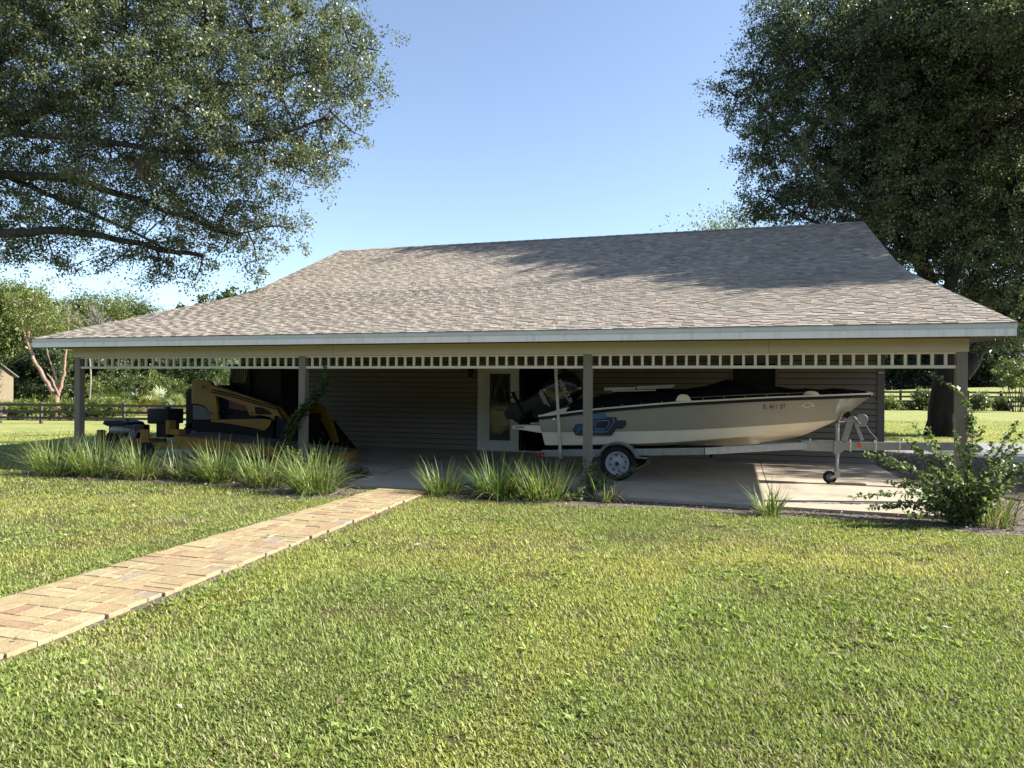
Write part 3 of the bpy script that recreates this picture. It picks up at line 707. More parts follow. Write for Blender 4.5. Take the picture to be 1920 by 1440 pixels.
vs, fs = text_verts('MERCURY', .105)
mw = max(v.x for v in vs)
def cowl_pt(p, q, off):                              # p along the cowl top-to-bottom, q across
    return PIV + TR @ Vector((-.37 + p, -.2165 - off, .44 + q))
lt = MB().add([tuple(cowl_pt(v.x * .56 / mw, v.y * 1.1, .003)) for v in vs], fs); lt.build('motor_lettering', M['silver'], cowo)

# ------------------------------------------------------------------ boat trailer
trl = empty('boat_trailer', (12.5, YB, .05), 'galvanised single axle boat trailer with jack wheel, carrying the covered motorboat', 'boat trailer')
fm = MB()
for sg in (-1, 1):
    yo = YB + sg * .93
    pts = [(9.55, yo, .455), (11.3, yo, .535), (12.3, yo, .585), (13.95, YB + sg * .07, .665)]
    for a, b in zip(pts[:-1], pts[1:]): fm.bar(a, b, .055, .115)
for x, z in ((9.62, .43), (10.9, .5), (12.25, .56)): fm.bar((x, YB - .9, z), (x, YB + .9, z), .06, .08)
fm.bar((13.2, YB, .63), (16.25, YB, .715), .1, .13)
fm.box((13.85, YB - .11, .58), (14.5, YB - .06, .745)); fm.box((13.85, YB + .06, .58), (14.5, YB + .11, .745))
fm.tube([(10.9, YB - 1.02, .34), (10.9, YB + 1.02, .34)], .035, 10)
frm = fm.build('trailer_frame', M['galv'], trl, bevel=.006)
for x in (14.0, 14.62, 15.0, 15.35):
    MB().tube([(x, YB - .062, .58), (x, YB - .062, .78), (x, YB + .062, .78), (x, YB + .062, .58)], .009, 6).build('u_bolt', M['chrome'], frm)
bk = MB()
for sg in (-1, 1):
    bk.bar((9.6, YB + sg * .55, .545), (12.6, YB + sg * .5, .62), .1, .06)
    for x in (9.7, 11., 12.4): bk.bar((x, YB + sg * .55, .45), (x, YB + sg * .55, .53), .05, .05, up=(1, 0, 0))
bk.build('bunk', M['machineblack'], trl)
for sg in (-1, 1):
    yc = YB + sg * 1.0; yo = yc + sg * .09; ZC = .345; RT = .295
    ty = MB(); pr = [(-.085, .20), (-.09, .225), (-.088, .265), (-.07, .288), (-.03, .295), (.03, .295), (.07, .288), (.088, .265), (.09, .225), (.085, .2)]
    n = 40; rows = [[(10.9 + r * math.cos(t), yc + d, ZC + r * math.sin(t)) for t in np.linspace(0, 2 * math.pi, n, endpoint=False)] for d, r in pr]
    for a, b in zip(rows[:-1], rows[1:]):
        for j in range(n): ty.face([a[j], a[(j + 1) % n], b[(j + 1) % n], b[j]])
    wh = empty('wheel', (0, 0, 0)); wh.parent = trl; wh.location = Vector((10.9, yc, ZC)) - trl.location
    ty.build('tyre', M['rubber'], wh, smooth=40)
    rm = MB(); pr = [(.06, .19), (.085, .198), (.088, .185), (.055, .17), (.03, .155), (.035, .11), (.06, .075), (.065, .05), (.1, .045), (.105, .02), (.105, .001)]
    rows = [[(10.9 + r * math.cos(t), yc + sg * d, ZC + r * math.sin(t)) for t in np.linspace(0, 2 * math.pi, n, endpoint=False)] for d, r in pr]
    for a, b in zip(rows[:-1], rows[1:]):
        for j in range(n): rm.face([a[j], a[(j + 1) % n], b[(j + 1) % n], b[j]])
    rm.c = [(.36, .36, .35)] * len(rm.f)
    for k in range(8):
        t = 2 * math.pi * k / 8 + .2; rm.lathe((10.9 + .132 * math.cos(t), yc + sg * .030, ZC + .132 * math.sin(t)), (0, sg, 0), [(0, .017), (.0075, .016), (.008, .001)], 10, (.01, .01, .01))
    rm.lathe((10.9, yc + sg * .1052, ZC), (0, sg, 0), [(0, .036), (.02, .034), (.025, .01)], 12, (.03, .03, .03))
    rm.build('rim', M['rimpaint'], wh)
    for p_ in wh.children[-1].data.polygons: p_.use_smooth = True
    fe = MB(); k = 22; ri = .365
    arc = [(10.9 - .47, ZC + .10), (10.9 - .36, ZC + .12)] + [(10.9 + ri * math.cos(t), ZC + ri * math.sin(t)) for t in np.linspace(math.pi * .87, math.pi * .13, k)] + [(10.9 + .36, ZC + .115), (10.9 + .5, ZC + .11)]
    for a, b in zip(arc[:-1], arc[1:]):
        y0, y1 = yc - .12, yc + .12
        fe.face([(a[0], y0, a[1]), (b[0], y0, b[1]), (b[0], y1, b[1]), (a[0], y1, a[1])])
        ye = yc + sg * .12
        d = .045
        ca = (10.9, ZC)
        sh = lambda p: (p[0] + (ca[0] - p[0]) * d / ri, p[1] + (ca[1] - p[1]) * d / ri)
        fe.face([(a[0], ye, a[1]), (b[0], ye, b[1]), (sh(b)[0], ye, sh(b)[1]), (sh(a)[0], ye, sh(a)[1])])
    fo = fe.build('fender', M['galv'], trl, smooth=45)
    so = fo.modifiers.new('thick', 'SOLIDIFY'); so.thickness = .006
    tl = MB().box((9.52, yo - .045, .425), (9.545, yo + .05, .49), bev=.006); tl.build('tail_light', M['red'], trl)
MB().box((9.545, YB - 1.03, .44), (9.60, YB - .965, .485), bev=.01).build('side_marker', M['red'], trl)
gp = MB().tube([(9.93, .58, .5), (9.905, .58, .95), (9.83, .58, 2.13)], .026, 12); gp.build('guide_post', M['pvc'], trl, smooth=40)
MB().bar((9.93, .6, .40), (9.925, .6, .78), .05, .05, up=(1, 0, 0)).bar((9.93, .6, .42), (9.93, YB - .9, .42), .05, .05).build('guide_bracket', M['galv'], trl)
jx, jy = 14.40, YB - .16
jk = MB().tube([(jx, jy, .5), (jx, jy, 1.02)], .034, 14).tube([(jx, jy, .22), (jx - .0, jy, .6)], .026, 12).box((jx - .05, jy - .045, .55), (jx + .05, jy + .1, .76))
jk.tube([(jx, jy, 1.0), (jx, jy, 1.05)], .04, 14).tube([(jx, jy - .0, 1.03), (jx + .07, jy - .03, 1.2), (jx + .09, jy - .03, 1.2)], .008, 8)
jk.prism([(jx - .04, .27), (jx + .045, .27), (jx + .04, .17), (jx - .1, .13), (jx - .12, .16), (jx - .04, .2)], jy - .05, jy - .04).prism([(jx - .04, .27), (jx + .045, .27), (jx + .04, .17), (jx - .1, .13), (jx - .12, .16), (jx - .04, .2)], jy + .04, jy + .05)
jko = jk.build('jack', M['galv'], trl, smooth=40)
cw = MB().lathe((jx - .11, jy - .03, .155), (0, 1, 0), [(-.005, .03), (-.004, .1), (.005, .105), (.055, .105), (.064, .1), (.065, .03)], 28); cw.build('jack_wheel', M['rubber'], jko, smooth=40)
cw = MB().lathe((jx - .11, jy - .038, .155), (0, 1, 0), [(0, .035), (.002, .06), (.006, .06)], 18); cw.build('jack_hub', M['machinegrey'], jko)
ws = MB().bar((14.52, YB, .75), (14.64, YB, 1.16), .07, .1, up=(1, 0, 0)).bar((14.8, YB, .77), (14.68, YB, 1.1), .05, .05, up=(1, 0, 0)).box((14.5, YB - .05, 1.08), (14.66, YB + .05, 1.13)).bar((14.42, YB, 1.08), (14.6, YB, 1.18), .06, .03)
wso = ws.build('winch_stand', M['galv'], trl, bevel=.004)
MB().lathe((14.56, YB - .055, 1.2), (0, 1, 0), [(0, .02), (.01, .055), (.05, .065), (.1, .055), (.11, .02)], 18).build('bow_roller', M['rubber'], wso, smooth=40)
wn = MB().lathe((14.79, YB - .07, 1.12), (0, 1, 0), [(0, .085), (.006, .088), (.012, .08)], 24).lathe((14.79, YB - .05, 1.12), (0, 1, 0), [(0, .05), (.1, .05)], 16).lathe((14.79, YB + .06, 1.12), (0, 1, 0), [(0, .085), (.006, .085)], 24).box((14.68, YB - .06, 1.0), (14.86, YB + .06, 1.06))
wn.tube([(14.66, YB - .09, 1.17), (14.76, YB - .09, 1.05)], .014, 8).tube([(14.64, YB - .09, 1.18), (14.66, YB - .09, 1.17)], .01, 8)
wn.build('winch', M['galv'], wso, smooth=35)
sc_ = MB().tube([(14.84, YB - .05, 1.05), (14.9, YB - .05, .93), (15.0, YB - .05, .82), (15.02, YB - .05, .78)], .008, 6); sc_.build('winch_cable', M['machinegrey'], wso)
MB().box((14.72, YB - .054, .655), (14.78, YB - .051, .725), bev=.001).build('amber_reflector', M['amber'], trl)
cp = MB().prism([(16.2, .66), (16.25, .77), (16.48, .75), (16.55, .69), (16.5, .63), (16.4, .62)], YB - .045, YB + .045).tube([(16.3, YB, .77), (16.42, YB, .82)], .012, 8); cp.build('coupler', M['galv'], trl, bevel=.008)

# plank beside the jack wheel
wp = MB().box((14.28, 1.42, .052), (14.82, 1.52, .082), bev=.004); tag(wp.build('wooden_plank', M['wood']), 'short reddish wooden plank lying on the slab beside the jack wheel', 'plank')

# ------------------------------------------------------------------ yellow track loader
LY0, LY1 = 2.0, 3.75
ld = empty('track_loader', (2.6, 2.9, .05), 'yellow and black compact track loader with lift arms, parked deep in the carport shade', 'loader')
def P2(px, y=LY0): return [(U(u, v, y)[0], U(u, v, y)[2]) for u, v in px]
tower = P2([(359, 715), (361, 713), (388, 713), (393, 715), (397.5, 721), (401, 730), (404, 741), (406.3, 757), (407.5, 772), (407.5, 787), (394.5, 787), (391, 771), (383, 761.5), (371, 758), (359, 757.5)])
for y0, y1 in ((LY0, LY0 + .1), (LY1 - .1, LY1)):
    MB().prism(tower, y0, y1).build('rear_tower', M['yellow'], ld, bevel=.02)
arm_o = [(397, 722), (417, 727), (470, 744), (520.5, 762), (532, 774), (540, 790), (548, 815), (556, 840), (546, 842), (538, 822), (527, 800), (515, 788), (507, 782), (493, 779), (478, 779), (476, 780), (470, 779), (464, 762), (430, 750), (404, 741)]
hole = P2([(480, 763), (494, 764), (506, 770), (513, 777), (492, 777), (481, 776)])
for k, (y0, y1) in enumerate(((LY0 - .04, LY0 + .1), (LY1 - .1, LY1 + .04))):
    ao = MB().prism(P2(arm_o), y0, y1).build('lift_arm', M['yellow'], ld, bevel=.012)
    ys_ = y0 - .004 if k == 0 else y1 + .004
    MB().prism(hole, ys_ - .001, ys_ + .001).build('arm_opening', M['machineblack'], ao)
    pn = MB()
    for u, v in ((382, 726), (474, 775), (397, 775), (531, 787)):
        p = U(u, v, LY0); pn.lathe((p[0], y0 - .012 if k == 0 else y1 + .012, p[2]), (0, 1 if k == 0 else -1, 0), [(0, .03), (.012, .035), (.02, .035)], 14)
    pn.build('pivot_pin', M['machinegrey'], ao)
fend = P2([(394, 787), (491, 785.5), (509, 788), (503, 800), (495, 808), (470, 802), (430, 795), (394, 791)])
for y0, y1 in ((LY0 + .02, LY0 + .36), (LY1 - .36, LY1 - .02)):
    MB().prism(fend, y0, y1).build('track_guard', M['yellow'], ld, bevel=.01)
    trk = P2([(350, 790), (372, 784), (395, 789), (470, 800), (505, 798), (532, 818), (534, 836), (520, 850), (360, 838), (338, 818), (340, 804)])
    to = MB().prism(trk, y0 + .03, y1 - .03).build('rubber_track', M['rubber'], ld, bevel=.05)
    lg = MB()
    for i in range(len(trk)):
        a, b = Vector((trk[i][0], 0, trk[i][1])), Vector((trk[(i + 1) % len(trk)][0], 0, trk[(i + 1) % len(trk)][1]))
        kk = max(1, int((b - a).length / .12))
        for j in range(kk):
            p = a.lerp(b, (j + .5) / kk); d = (b - a).normalized()
            lg.bar((p.x - d.x * .02, (y0 + y1) / 2, p.z - d.z * .02), (p.x + d.x * .02, (y0 + y1) / 2, p.z + d.z * .02), y1 - y0 - .07, .05)
    lg.build('track_lug', M['rubber'], to)
    wl_ = MB()
    for u, v in ((362, 815), (400, 828), (430, 832), (460, 836), (490, 838), (515, 828)):
        p = U(u, v, LY0); wl_.lathe((p[0], y0 - .005, p[2]), (0, 1, 0), [(0, .02), (.005, .09), (.03, .1), (.05, .1)], 16)
    wl_.build('track_roller', M['machinegrey'], ld)
bd = MB().prism(P2([(350, 730), (398, 722), (404, 738), (464, 758), (476, 781), (500, 785), (500, 806), (350, 806)]), LY0 + .14, LY1 - .14); bd.build('chassis', M['machineblack'], ld, bevel=.02)
rdr = MB().prism(P2([(345, 735), (352, 728), (358, 729), (358, 806), (345, 804)]), LY0 + .05, LY1 - .05); rdr.build('rear_door', M['machineblack'], ld, bevel=.02)
MB().prism(P2([(342.5, 738), (345.5, 735), (345.5, 804), (342.5, 800)]), LY0 + .1, LY1 - .1).build('rear_bumper', M['yellow'], ld, bevel=.005)
lou = MB().prism(P2([(360, 759), (371, 760), (382, 764), (390, 773), (393, 787), (360, 787)]), LY0 + .02, LY0 + .3); lou.build('side_grille', M['machinegrey'], ld, bevel=.01)
MB().prism(P2([(421, 750), (463, 764), (466, 772), (423, 766)]), LY0 + .128, LY0 + .136).build('side_decal', M['darkred'], ld)
cb = MB(); x0, x1, zt_ = U(408, 700, LY0)[0], U(545, 700, LY0 + .4)[0], 2.0
ya, yb2 = LY0 + .38, LY1 - .38
for x, dx in ((x0, .12), (x1 - .25, -.0), (x0 + .55, .0)):
    for y in (ya, yb2): cb.bar((x, y, .9), (x + dx, y, zt_), .08, .08, up=(1, 0, 0))
cb.box((x0 + .0, ya - .05, zt_), (x1 - .1, yb2 + .05, zt_ + .08), bev=.02); cb.box((x0, ya, .85), (x0 + .08, yb2, 1.5))
cb.build('cab_frame', M['machineblack'], ld)
MB().box((x0 + .13, ya + .02, .9), (x1 - .3, yb2 - .02, zt_ - .02)).build('cab_interior', M['machineblack'], ld)
ms = MB(); p, q = U(434, 689, ya), U(466, 716, ya); q2 = U(440, 716, ya)
for t in np.linspace(0, 1, 9): ms.tube([(p[0] + (q[0] - p[0]) * t, ya - .05, 2.0), (q2[0] + (U(462, 716, ya)[0] - q2[0]) * t, ya - .05, 1.66)], .008, 4)
for t in np.linspace(0, 1, 8): ms.tube([(p[0] + (q2[0] - p[0]) * t, ya - .05, 2.0 - .34 * t), (q[0] - .05 * t, ya - .05, 2.0 - .34 * t)], .008, 4)
ms.build('cab_screen', M['galv'], ld)
bu = MB(); bx = U(560, 830, 2.8)[0]
bpr = [(bx, .95), (bx + .05, .95), (bx + .02, .5), (bx + .15, .22), (bx + .9, .12), (bx + .9, .09), (bx + .1, .09), (bx - .08, .35)]
bu.prism(bpr, LY0 - .1, LY1 + .1)
for y in (LY0 - .1, LY1 + .08): bu.prism([(bx, .95), (bx + .2, .85), (bx + .9, .12), (bx + .1, .1), (bx - .05, .4)], y, y + .02)
bu.build('bucket', M['machineblack'], ld)

hy = MB(); p, q = U(398, 776, LY0), U(468, 766, LY0)
hy.tube([(p[0], LY0 + .06, p[2]), ((p[0] * .45 + q[0] * .55), LY0 + .2, p[2] * .45 + q[2] * .55)], .045, 12); hy.build('lift_cylinder', M['machineblack'], ld, smooth=40)
MB().tube([((p[0] * .45 + q[0] * .55), LY0 + .2, p[2] * .45 + q[2] * .55), (q[0], LY0 + .2, q[2])], .025, 10).build('cylinder_rod', M['chrome'], ld, smooth=40)
hs_ = MB()
for dz in (0, .05):
    hs_.tube([U(396, 735, LY0 - .07) + np.array([0, 0, dz]), U(430, 742, LY0 - .07) + np.array([0, 0, dz]), U(480, 757, LY0 - .07) + np.array([0, 0, dz]), U(520, 768, LY0 - .07) + np.array([0, 0, dz]), U(541, 800, LY0 - .07) + np.array([0, 0, dz])], .012, 6)
hs_.build('hydraulic_hose', M['rubber'], ld, smooth=40)
# ------------------------------------------------------------------ low yellow engine trailer in front of it
DY0, DY1 = .75, 1.75
et = empty('engine_flatbed', (2.2, 1.2, 0), 'low rusty yellow flatbed machine with exposed engine and black tank, before the loader', 'machine')
Q = lambda u, v, y=1.2: U(u, v, y)
a, b = Q(326, 812, DY0), Q(622, 849, DY0)
dkm = MB().prism([(a[0], .56), (2.5, .52), (b[0] + .0, .30), (b[0], .16), (4., .2), (2.2, .26), (a[0], .28)], DY0, DY1); dkm.build('deck', M['rustyellow'], et, bevel=.012)
MB().prism([(a[0] - .02, .575), (2.5, .535), (b[0], .315), (b[0], .302), (2.5, .522), (a[0] - .02, .562)], DY0 - .02, DY1 + .02).build('deck_plate', M['stone'], et)
chs = MB().box((-.3, DY0 + .05, .30), (a[0] + .2, DY1 - .1, .38)).box((-.36, DY0, .2), (-.25, DY0 + .12, .62)).box((.35, DY0, .38), (1.05, DY0 + .08, .45)).box((.35, DY0 + .4, .38), (1.05, DY0 + .48, .45)).box((.82, DY0 - .01, .452), (1.04, DY0 + .03, .66)).bar((.4, DY0 + .02, .45), (.8, DY0 + .02, .64), .04, .05); chs.build('chassis', M['rustyellow'], et, bevel=.008)
en = MB().box((-.2, DY0 + .15, .36), (.35, DY1 - .25, .72), bev=.03).lathe((-.05, DY0 + .08, .45), (0, 1, 0), [(0, .14), (.08, .15)], 18); en.build('engine_block', M['machineblack'], et, smooth=35)
ac = MB().prism([(-.32, .74), (-.28, .82), (.1, .83), (.32, .79), (.38, .72), (-.2, .7)], DY0 + .1, DY0 + .6); ac.build('air_cleaner', M['machineblack'], et, bevel=.03)
mf = MB().lathe((.05, DY0 + .02, .63), (1, 0, 0), [(0, .03), (.01, .085), (.06, .09), (.3, .09), (.35, .07), (.5, .04)], 18); mf.build('muffler', M['greymetal'], et, smooth=35)
kb = MB().tube([(.38, DY0 + .1, .72), (.38, DY0 + .1, .84)], .012, 8).lathe((.38, DY0 + .1, .84), (0, 0, 1), [(0, .015), (.01, .04), (.025, .04), (.035, .01)], 12); kb.build('lever', M['machineblack'], et, smooth=40)
t0, t1 = Q(272, 770, DY0)[0], Q(312, 770, DY0)[0]
tk = MB().box((t0, DY0 + .05, .78), (t1, DY0 + .5, 1.1), bev=.03).lathe(((t0 + t1) / 2 + .06, DY0 + .28, 1.1), (0, 0, 1), [(0, .05), (.035, .05), (.04, .02)], 14).box((t0 + .2, DY0 + .1, .5), (t1 - .03, DY0 + .4, .79)); tk.build('tank', M['machineblack'], et, smooth=35)
bx_ = MB().box((t1 - .02, DY0, .58), (t1 + .07, DY0 + .2, .86)).box((t1 + .08, DY0, .57), (t1 + .32, DY0 + .2, .68)); bx_.build('control_box', M['rustyellow'], et, bevel=.01)
for x in (.15, .95):
    MB().lathe((x, DY0 - .06, .2), (0, 1, 0), [(0, .02), (.01, .17), (.04, .2), (.1, .2), (.14, .17)], 22).build('wheel', M['rubber'], et, smooth=40)
MB().lathe((.33, DY0 + .02, .40), (1, 0, 0), [(0, .02), (.01, .09), (.25, .09), (.26, .02)], 16).build('drum', M['yellow'], et, smooth=40)

hz = MB()
for k in range(5): hz.box((.40 + .05 * k, DY0 + .02, .63), (.42 + .05 * k, DY0 + .3, .74))
hz.tube([(.3, DY0 + .1, .5), (.5, DY0 - .02, .47), (.8, DY0, .45), (1.1, DY0 + .05, .55)], .015, 6).tube([(-.2, DY0 + .1, .6), (-.3, DY0, .5), (-.1, DY0 - .02, .34), (.3, DY0, .3)], .012, 6)
hz.build('cooling_fin', M['machinegrey'], et)
hz = MB().lathe((.62, DY0 - .03, .55), (0, 1, 0), [(0, .02), (.005, .1), (.02, .085), (.035, .1), (.04, .02)], 20).lathe((.16, DY0 + .1, .56), (0, 1, 0), [(0, .02), (.005, .08), (.02, .07), (.035, .08), (.04, .02)], 20); hz.build('pulley', M['machinegrey'], et)
# rough stones stacked at the end of the bed
for k, (x, y, z, s) in enumerate(((6.3, .05, .13, .13), (6.47, .1, .11, .08), (6.16, .08, .1, .09))):
    bm = bmesh.new(); bmesh.ops.create_icosphere(bm, subdivisions=2, radius=s)
    for v in bm.verts: v.co = v.co * random.uniform(.78, 1.1); v.co.z *= .75
    mb = MB().add([(v.co.x + x, v.co.y + y, v.co.z + z) for v in bm.verts], [[v.index for v in f.verts] for f in bm.faces] if not bm.verts.index_update() else []); bm.free()
    tag(mb.build('edging_stone', M['stone']), ('largest brown edging stone beside the flax clumps at the slab', 'brown edging stone nearest the path, right of the largest stone', 'small brown edging stone tucked behind the flax leaves, left of the largest stone')[k], 'stone', 'stones at the end of the flax bed')

# ------------------------------------------------------------------ plants
def jitter_cols(base, n, amt=.25, r=rng):
    base = np.array(base); idx = r.integers(0, len(base), n); return base[idx] * (1 + r.uniform(-amt, amt, (n, 1)))
FLAX = [(.13, .18, .05), (.175, .225, .066), (.23, .27, .09), (.09, .135, .04), (.27, .295, .12)]
def flax(x, y, n, hgt, label, seed, z=0.0, spread=.22, dead=.06, cols=FLAX, group='flax lily clumps along the carport beds'):
    n = int(n * 1.55 * np.random.default_rng(seed + 77).uniform(.85, 1.15)); hgt *= np.random.default_rng(seed + 78).uniform(1.0, 1.2); spread *= 1.25
    r = np.random.default_rng(seed); ph = r.uniform(0, 2 * np.pi, n); rad = spread * np.sqrt(r.random(n))
    P = np.stack([x + rad * np.cos(ph), y + rad * .8 * np.sin(ph), np.full(n, z)], 1)
    az = ph + r.normal(0, .6, n); u = r.random(n); L = hgt * r.uniform(.65, 1.2, n)
    t0 = .05 + .75 * rad / spread * u + r.uniform(0, .2, n); t1 = t0 + r.uniform(.25, 1.7, n) * (.3 + u)
    Wd = r.uniform(.010, .022, n); C = jitter_cols(cols, n, .25, r)
    dd = r.random(n) < dead; C[dd] = jitter_cols([(.3, .25, .16), (.22, .17, .11)], dd.sum(), .2, r); t1[dd] += .9
    V, F = blade_geo(P, az, t0, t1, L, Wd, 6)
    root = empty('flax_lily', (x, y, z), label, 'plant', group)
    np_mesh('leaf_blades', V, F, np.repeat(C, 6, 0), M['plant'], root)
    m = max(20, n // 9); ph = r.uniform(0, 2 * np.pi, m); P = np.stack([x + spread * r.uniform(.3, 1.1, m) * np.cos(ph), y + spread * r.uniform(.3, 1, m) * np.sin(ph), np.full(m, z + .01)], 1)
    V, F = blade_geo(P, ph + r.normal(0, .5, m), r.uniform(.5, 1.1, m), r.uniform(1.5, 2.2, m), hgt * r.uniform(.25, .6, m), r.uniform(.008, .014, m), 4)
    np_mesh('dry_leaves', V, F, np.repeat(jitter_cols([(.3, .25, .17), (.2, .16, .11), (.14, .1, .07)], m, .2, r), 4, 0), M['plant'], root)
    return root
flax(1.25, -1.55, 230, .68, 'wide flax lily clump at the far left end of the bed', 1, spread=.34)
flax(2.1, -1.5, 200, .66, 'flax lily clump in front of the left corner post', 2, spread=.26)
flax(3.05, -1.45, 200, .62, 'leaning flax lily clump in front of the exposed engine', 3, spread=.28, dead=.12)
flax(3.85, -1.3, 110, .48, 'short brownish flax lily clump between two taller ones', 4, spread=.22, dead=.45)
flax(4.6, -1.4, 200, .68, 'flax lily clump in front of the yellow flatbed', 5, spread=.24)
flax(5.6, -1.6, 190, .66, 'flax lily clump in front of the vine covered post', 6, spread=.26, dead=.1)
flax(6.75, -1.95, 230, .74, 'tall bright flax lily clump at the left edge of the paver path', 7, spread=.27)
flax(8.62, -1.42, 120, .50, 'small upright flax lily clump at the right corner of the paver path', 8, spread=.19)
flax(9.5, -1.45, 170, .62, 'dark flax lily clump in front of the leaded glass door', 9, spread=.22, dead=.1, cols=[(.07, .12, .03), (.1, .16, .04), (.15, .2, .06)])
flax(10.15, -1.4, 190, .60, 'bright flax lily clump just left of the second carport post from the right', 10, spread=.25, dead=.1)
flax(11.05, -1.25, 34, .40, 'sparse dried tuft beside the trailer wheel', 12, spread=.14, dead=.5)
flax(13.2, -1.6, 60, .42, 'small tuft alone at the front edge of the slab', 11, spread=.12)
flax(15.68, -1.5, 75, .6, 'narrow leaved tuft growing inside the arching shrub', 13, spread=.22, dead=.15, cols=[(.09, .13, .03), (.13, .17, .045), (.2, .21, .09)])

def leafy_branches(root, name, curves, leaf, dens, cols, seed, stem_r=.006, droop=.3, mats=None, stem_name='stems'):
    """curves: list of point lists; leaves in pairs along each"""
    r = np.random.default_rng(seed); P = []; D = []; Nn = []; L = []; st = MB()
    for pts in curves:
        pts = np.array(pts); t = np.linspace(0, 1, len(pts)); ln = np.linalg.norm(np.diff(pts, axis=0), axis=1).sum()
        k = max(6, int(ln / .06)); tt = np.linspace(0, 1, k); Cc = np.stack([np.interp(tt, t, pts[:, i]) for i in range(3)], 1)
        for _ in range(3): Cc[1:-1] = (Cc[:-2] + 2 * Cc[1:-1] + Cc[2:]) / 4
        st.tube(Cc, list(np.linspace(stem_r, stem_r * .35, k)), 5)
        m = int(ln * dens); s = r.random(m) ** .8 * .97 + .03; p = np.stack([np.interp(s, tt, Cc[:, i]) for i in range(3)], 1)
        tan = np.stack([np.interp(s, tt, np.gradient(Cc[:, i])) for i in range(3)], 1); tan = nrm(tan)
        d = nrm(tan * .5 + r.normal(0, .75, (m, 3)) + np.array([0, 0, -droop]))
        P.append(p + r.normal(0, .012, (m, 3))); D.append(d); Nn.append(nrm(r.normal(0, .5, (m, 3)) + np.array([0, 0, 1]))); L.append(leaf * r.uniform(.6, 1.25, m) * (1.05 - .45 * s))
    P, D, Nn, L = map(np.concatenate, (P, D, Nn, L))
    V, F = leaf_geo(P, D, Nn, L, L * .68)
    np_mesh(name, V, F, jitter_cols(cols, len(P), .25, r), M['plant'], root); st.build(stem_name, M['redbark'] if mats is None else mats, root)
BUSH = [(.09, .14, .052), (.125, .18, .068), (.17, .22, .09), (.065, .10, .042), (.22, .26, .115)]
bush = empty('arching_shrub', (15.45, -1.5, 0), 'sprawling shrub with long arching leafy branches at the right corner post', 'shrub')
base = np.array([15.45, -1.5, 0]); cur = []
def arch(tip, h, r=random, b=None):
    tip = np.array(tip); b0 = (base if b is None else np.array(b)) + np.array([r.uniform(-.12, .12), r.uniform(-.1, .1), 0]); out = []
    for t in np.linspace(0, 1, 9):
        p = b0 + (tip - b0) * t; p = p + np.array([0, 0, h * math.sin(math.pi * t ** .8) * .6]); out.append(p)
    return out
tips = [(1598, 933, -1.9, .35), (1625, 953, -2.1, .25), (1650, 950, -2.0, .22), (1615, 850, -1.2, .45), (1640, 866, -1.3, .4), (1688, 818, -1.0, .25), (1712, 797, -1.0, .2), (1738, 800, -.9, .15), (1790, 805, -1.0, .15), (1775, 850, -1.4, .2),
        (1815, 835, -1.2, .2), (1843, 800, -1.1, .25), (1866, 828, -1.3, .3), (1908, 792, -1.0, .3), (1918, 812, -1.1, .3), (1916, 838, -1.4, .35), (1890, 868, -1.7, .3), (1925, 880, -1.6, .3), (1690, 905, -1.9, .3), (1720, 925, -2.0, .2), (1735, 890, -1.7, .25), (1830, 900, -1.9, .2), (1700, 965, -2.1, .15), (1790, 890, -1.8, .2), (1760, 880, -1.9, .2), (1850, 940, -1.9, .15), (1895, 915, -1.7, .2), (1660, 905, -1.6, .35)]
for u, v, y, h in tips: cur.append(arch(U(u, v, y), h))
for _ in range(20): cur.append(arch(base + np.array([random.uniform(-.6, .6), random.uniform(-.5, .4), random.uniform(.2, .9)]), .15))
cur.append([(15.82, -.1, .9), (15.9, -.16, 1.3), (15.75, -.14, 1.6), (15.52, -.12, 1.75), (15.38, -.1, 1.86)])
cur.append([(15.82, -.1, .3), (15.9, -.14, .9), (15.86, -.14, 1.2), (15.84, -.12, 1.25)])
leafy_branches(bush, 'leaves', cur, .085, 85, BUSH, 21)
sh2 = empty('broadleaf_shrub', (17.0, -1.0, 0), 'bright broad leaved shrub cut by the right edge of the picture', 'shrub')
base = np.array([16.95, -1.3, 0]); cur = [arch(base + np.array([random.uniform(-.6, .5), random.uniform(-.4, .4), random.uniform(.15, .7)]), .15) for _ in range(26)]
leafy_branches(sh2, 'leaves', cur, .085, 42, [(.1, .19, .03), (.07, .13, .03), (.15, .25, .04)], 22)
vine = empty('climbing_vine', (5.1, -.13, 0), 'dark green vine climbing diagonally across the second post from the left', 'vine')
cur = []
for k in range(8):
    j = lambda s: np.array([random.uniform(-s, s), random.uniform(-.05, .04), random.uniform(-s, s)])
    cur.append([np.array(p) + j(.09) for p in ((4.95, -.2, .1), (5.0, -.2, .45), (5.1, -.17, .8), (5.3, -.15, 1.12), (5.52, -.15, 1.33), (5.72, -.12, 1.55), (5.85, -.1, 1.75))])
cur += [[np.array((5.0, -.2, .3)) + j(.12), np.array((5.05, -.2, .55)) + j(.15)] for _ in range(14)]
cur += [[(5.8, -.1, 1.6), (5.75, -.05, 1.9), (5.72, -.05, 2.1)]]
leafy_branches(vine, 'leaves', cur, .085, 75, [(.035, .075, .02), (.055, .105, .03), (.025, .055, .018)], 23)
psh = empty('young_leafy_shrub', (10.75, -.45, 0), 'young leafy shrub at the foot of the post beside the trailer wheel', 'shrub')
base = np.array([10.7, -.6, 0]); cur = [arch(base + np.array([random.uniform(-.2, .3), random.uniform(-.2, .15), random.uniform(.15, .52)]), .06) for _ in range(22)]
for tp in ((11.55, -.3, .48), (11.3, -.35, .4), (11.2, -.4, .3)): cur.append(arch(tp, .06))
leafy_branches(psh, 'leaves', cur, .075, 40, [(.06, .13, .03), (.08, .16, .035), (.04, .085, .025)], 24)
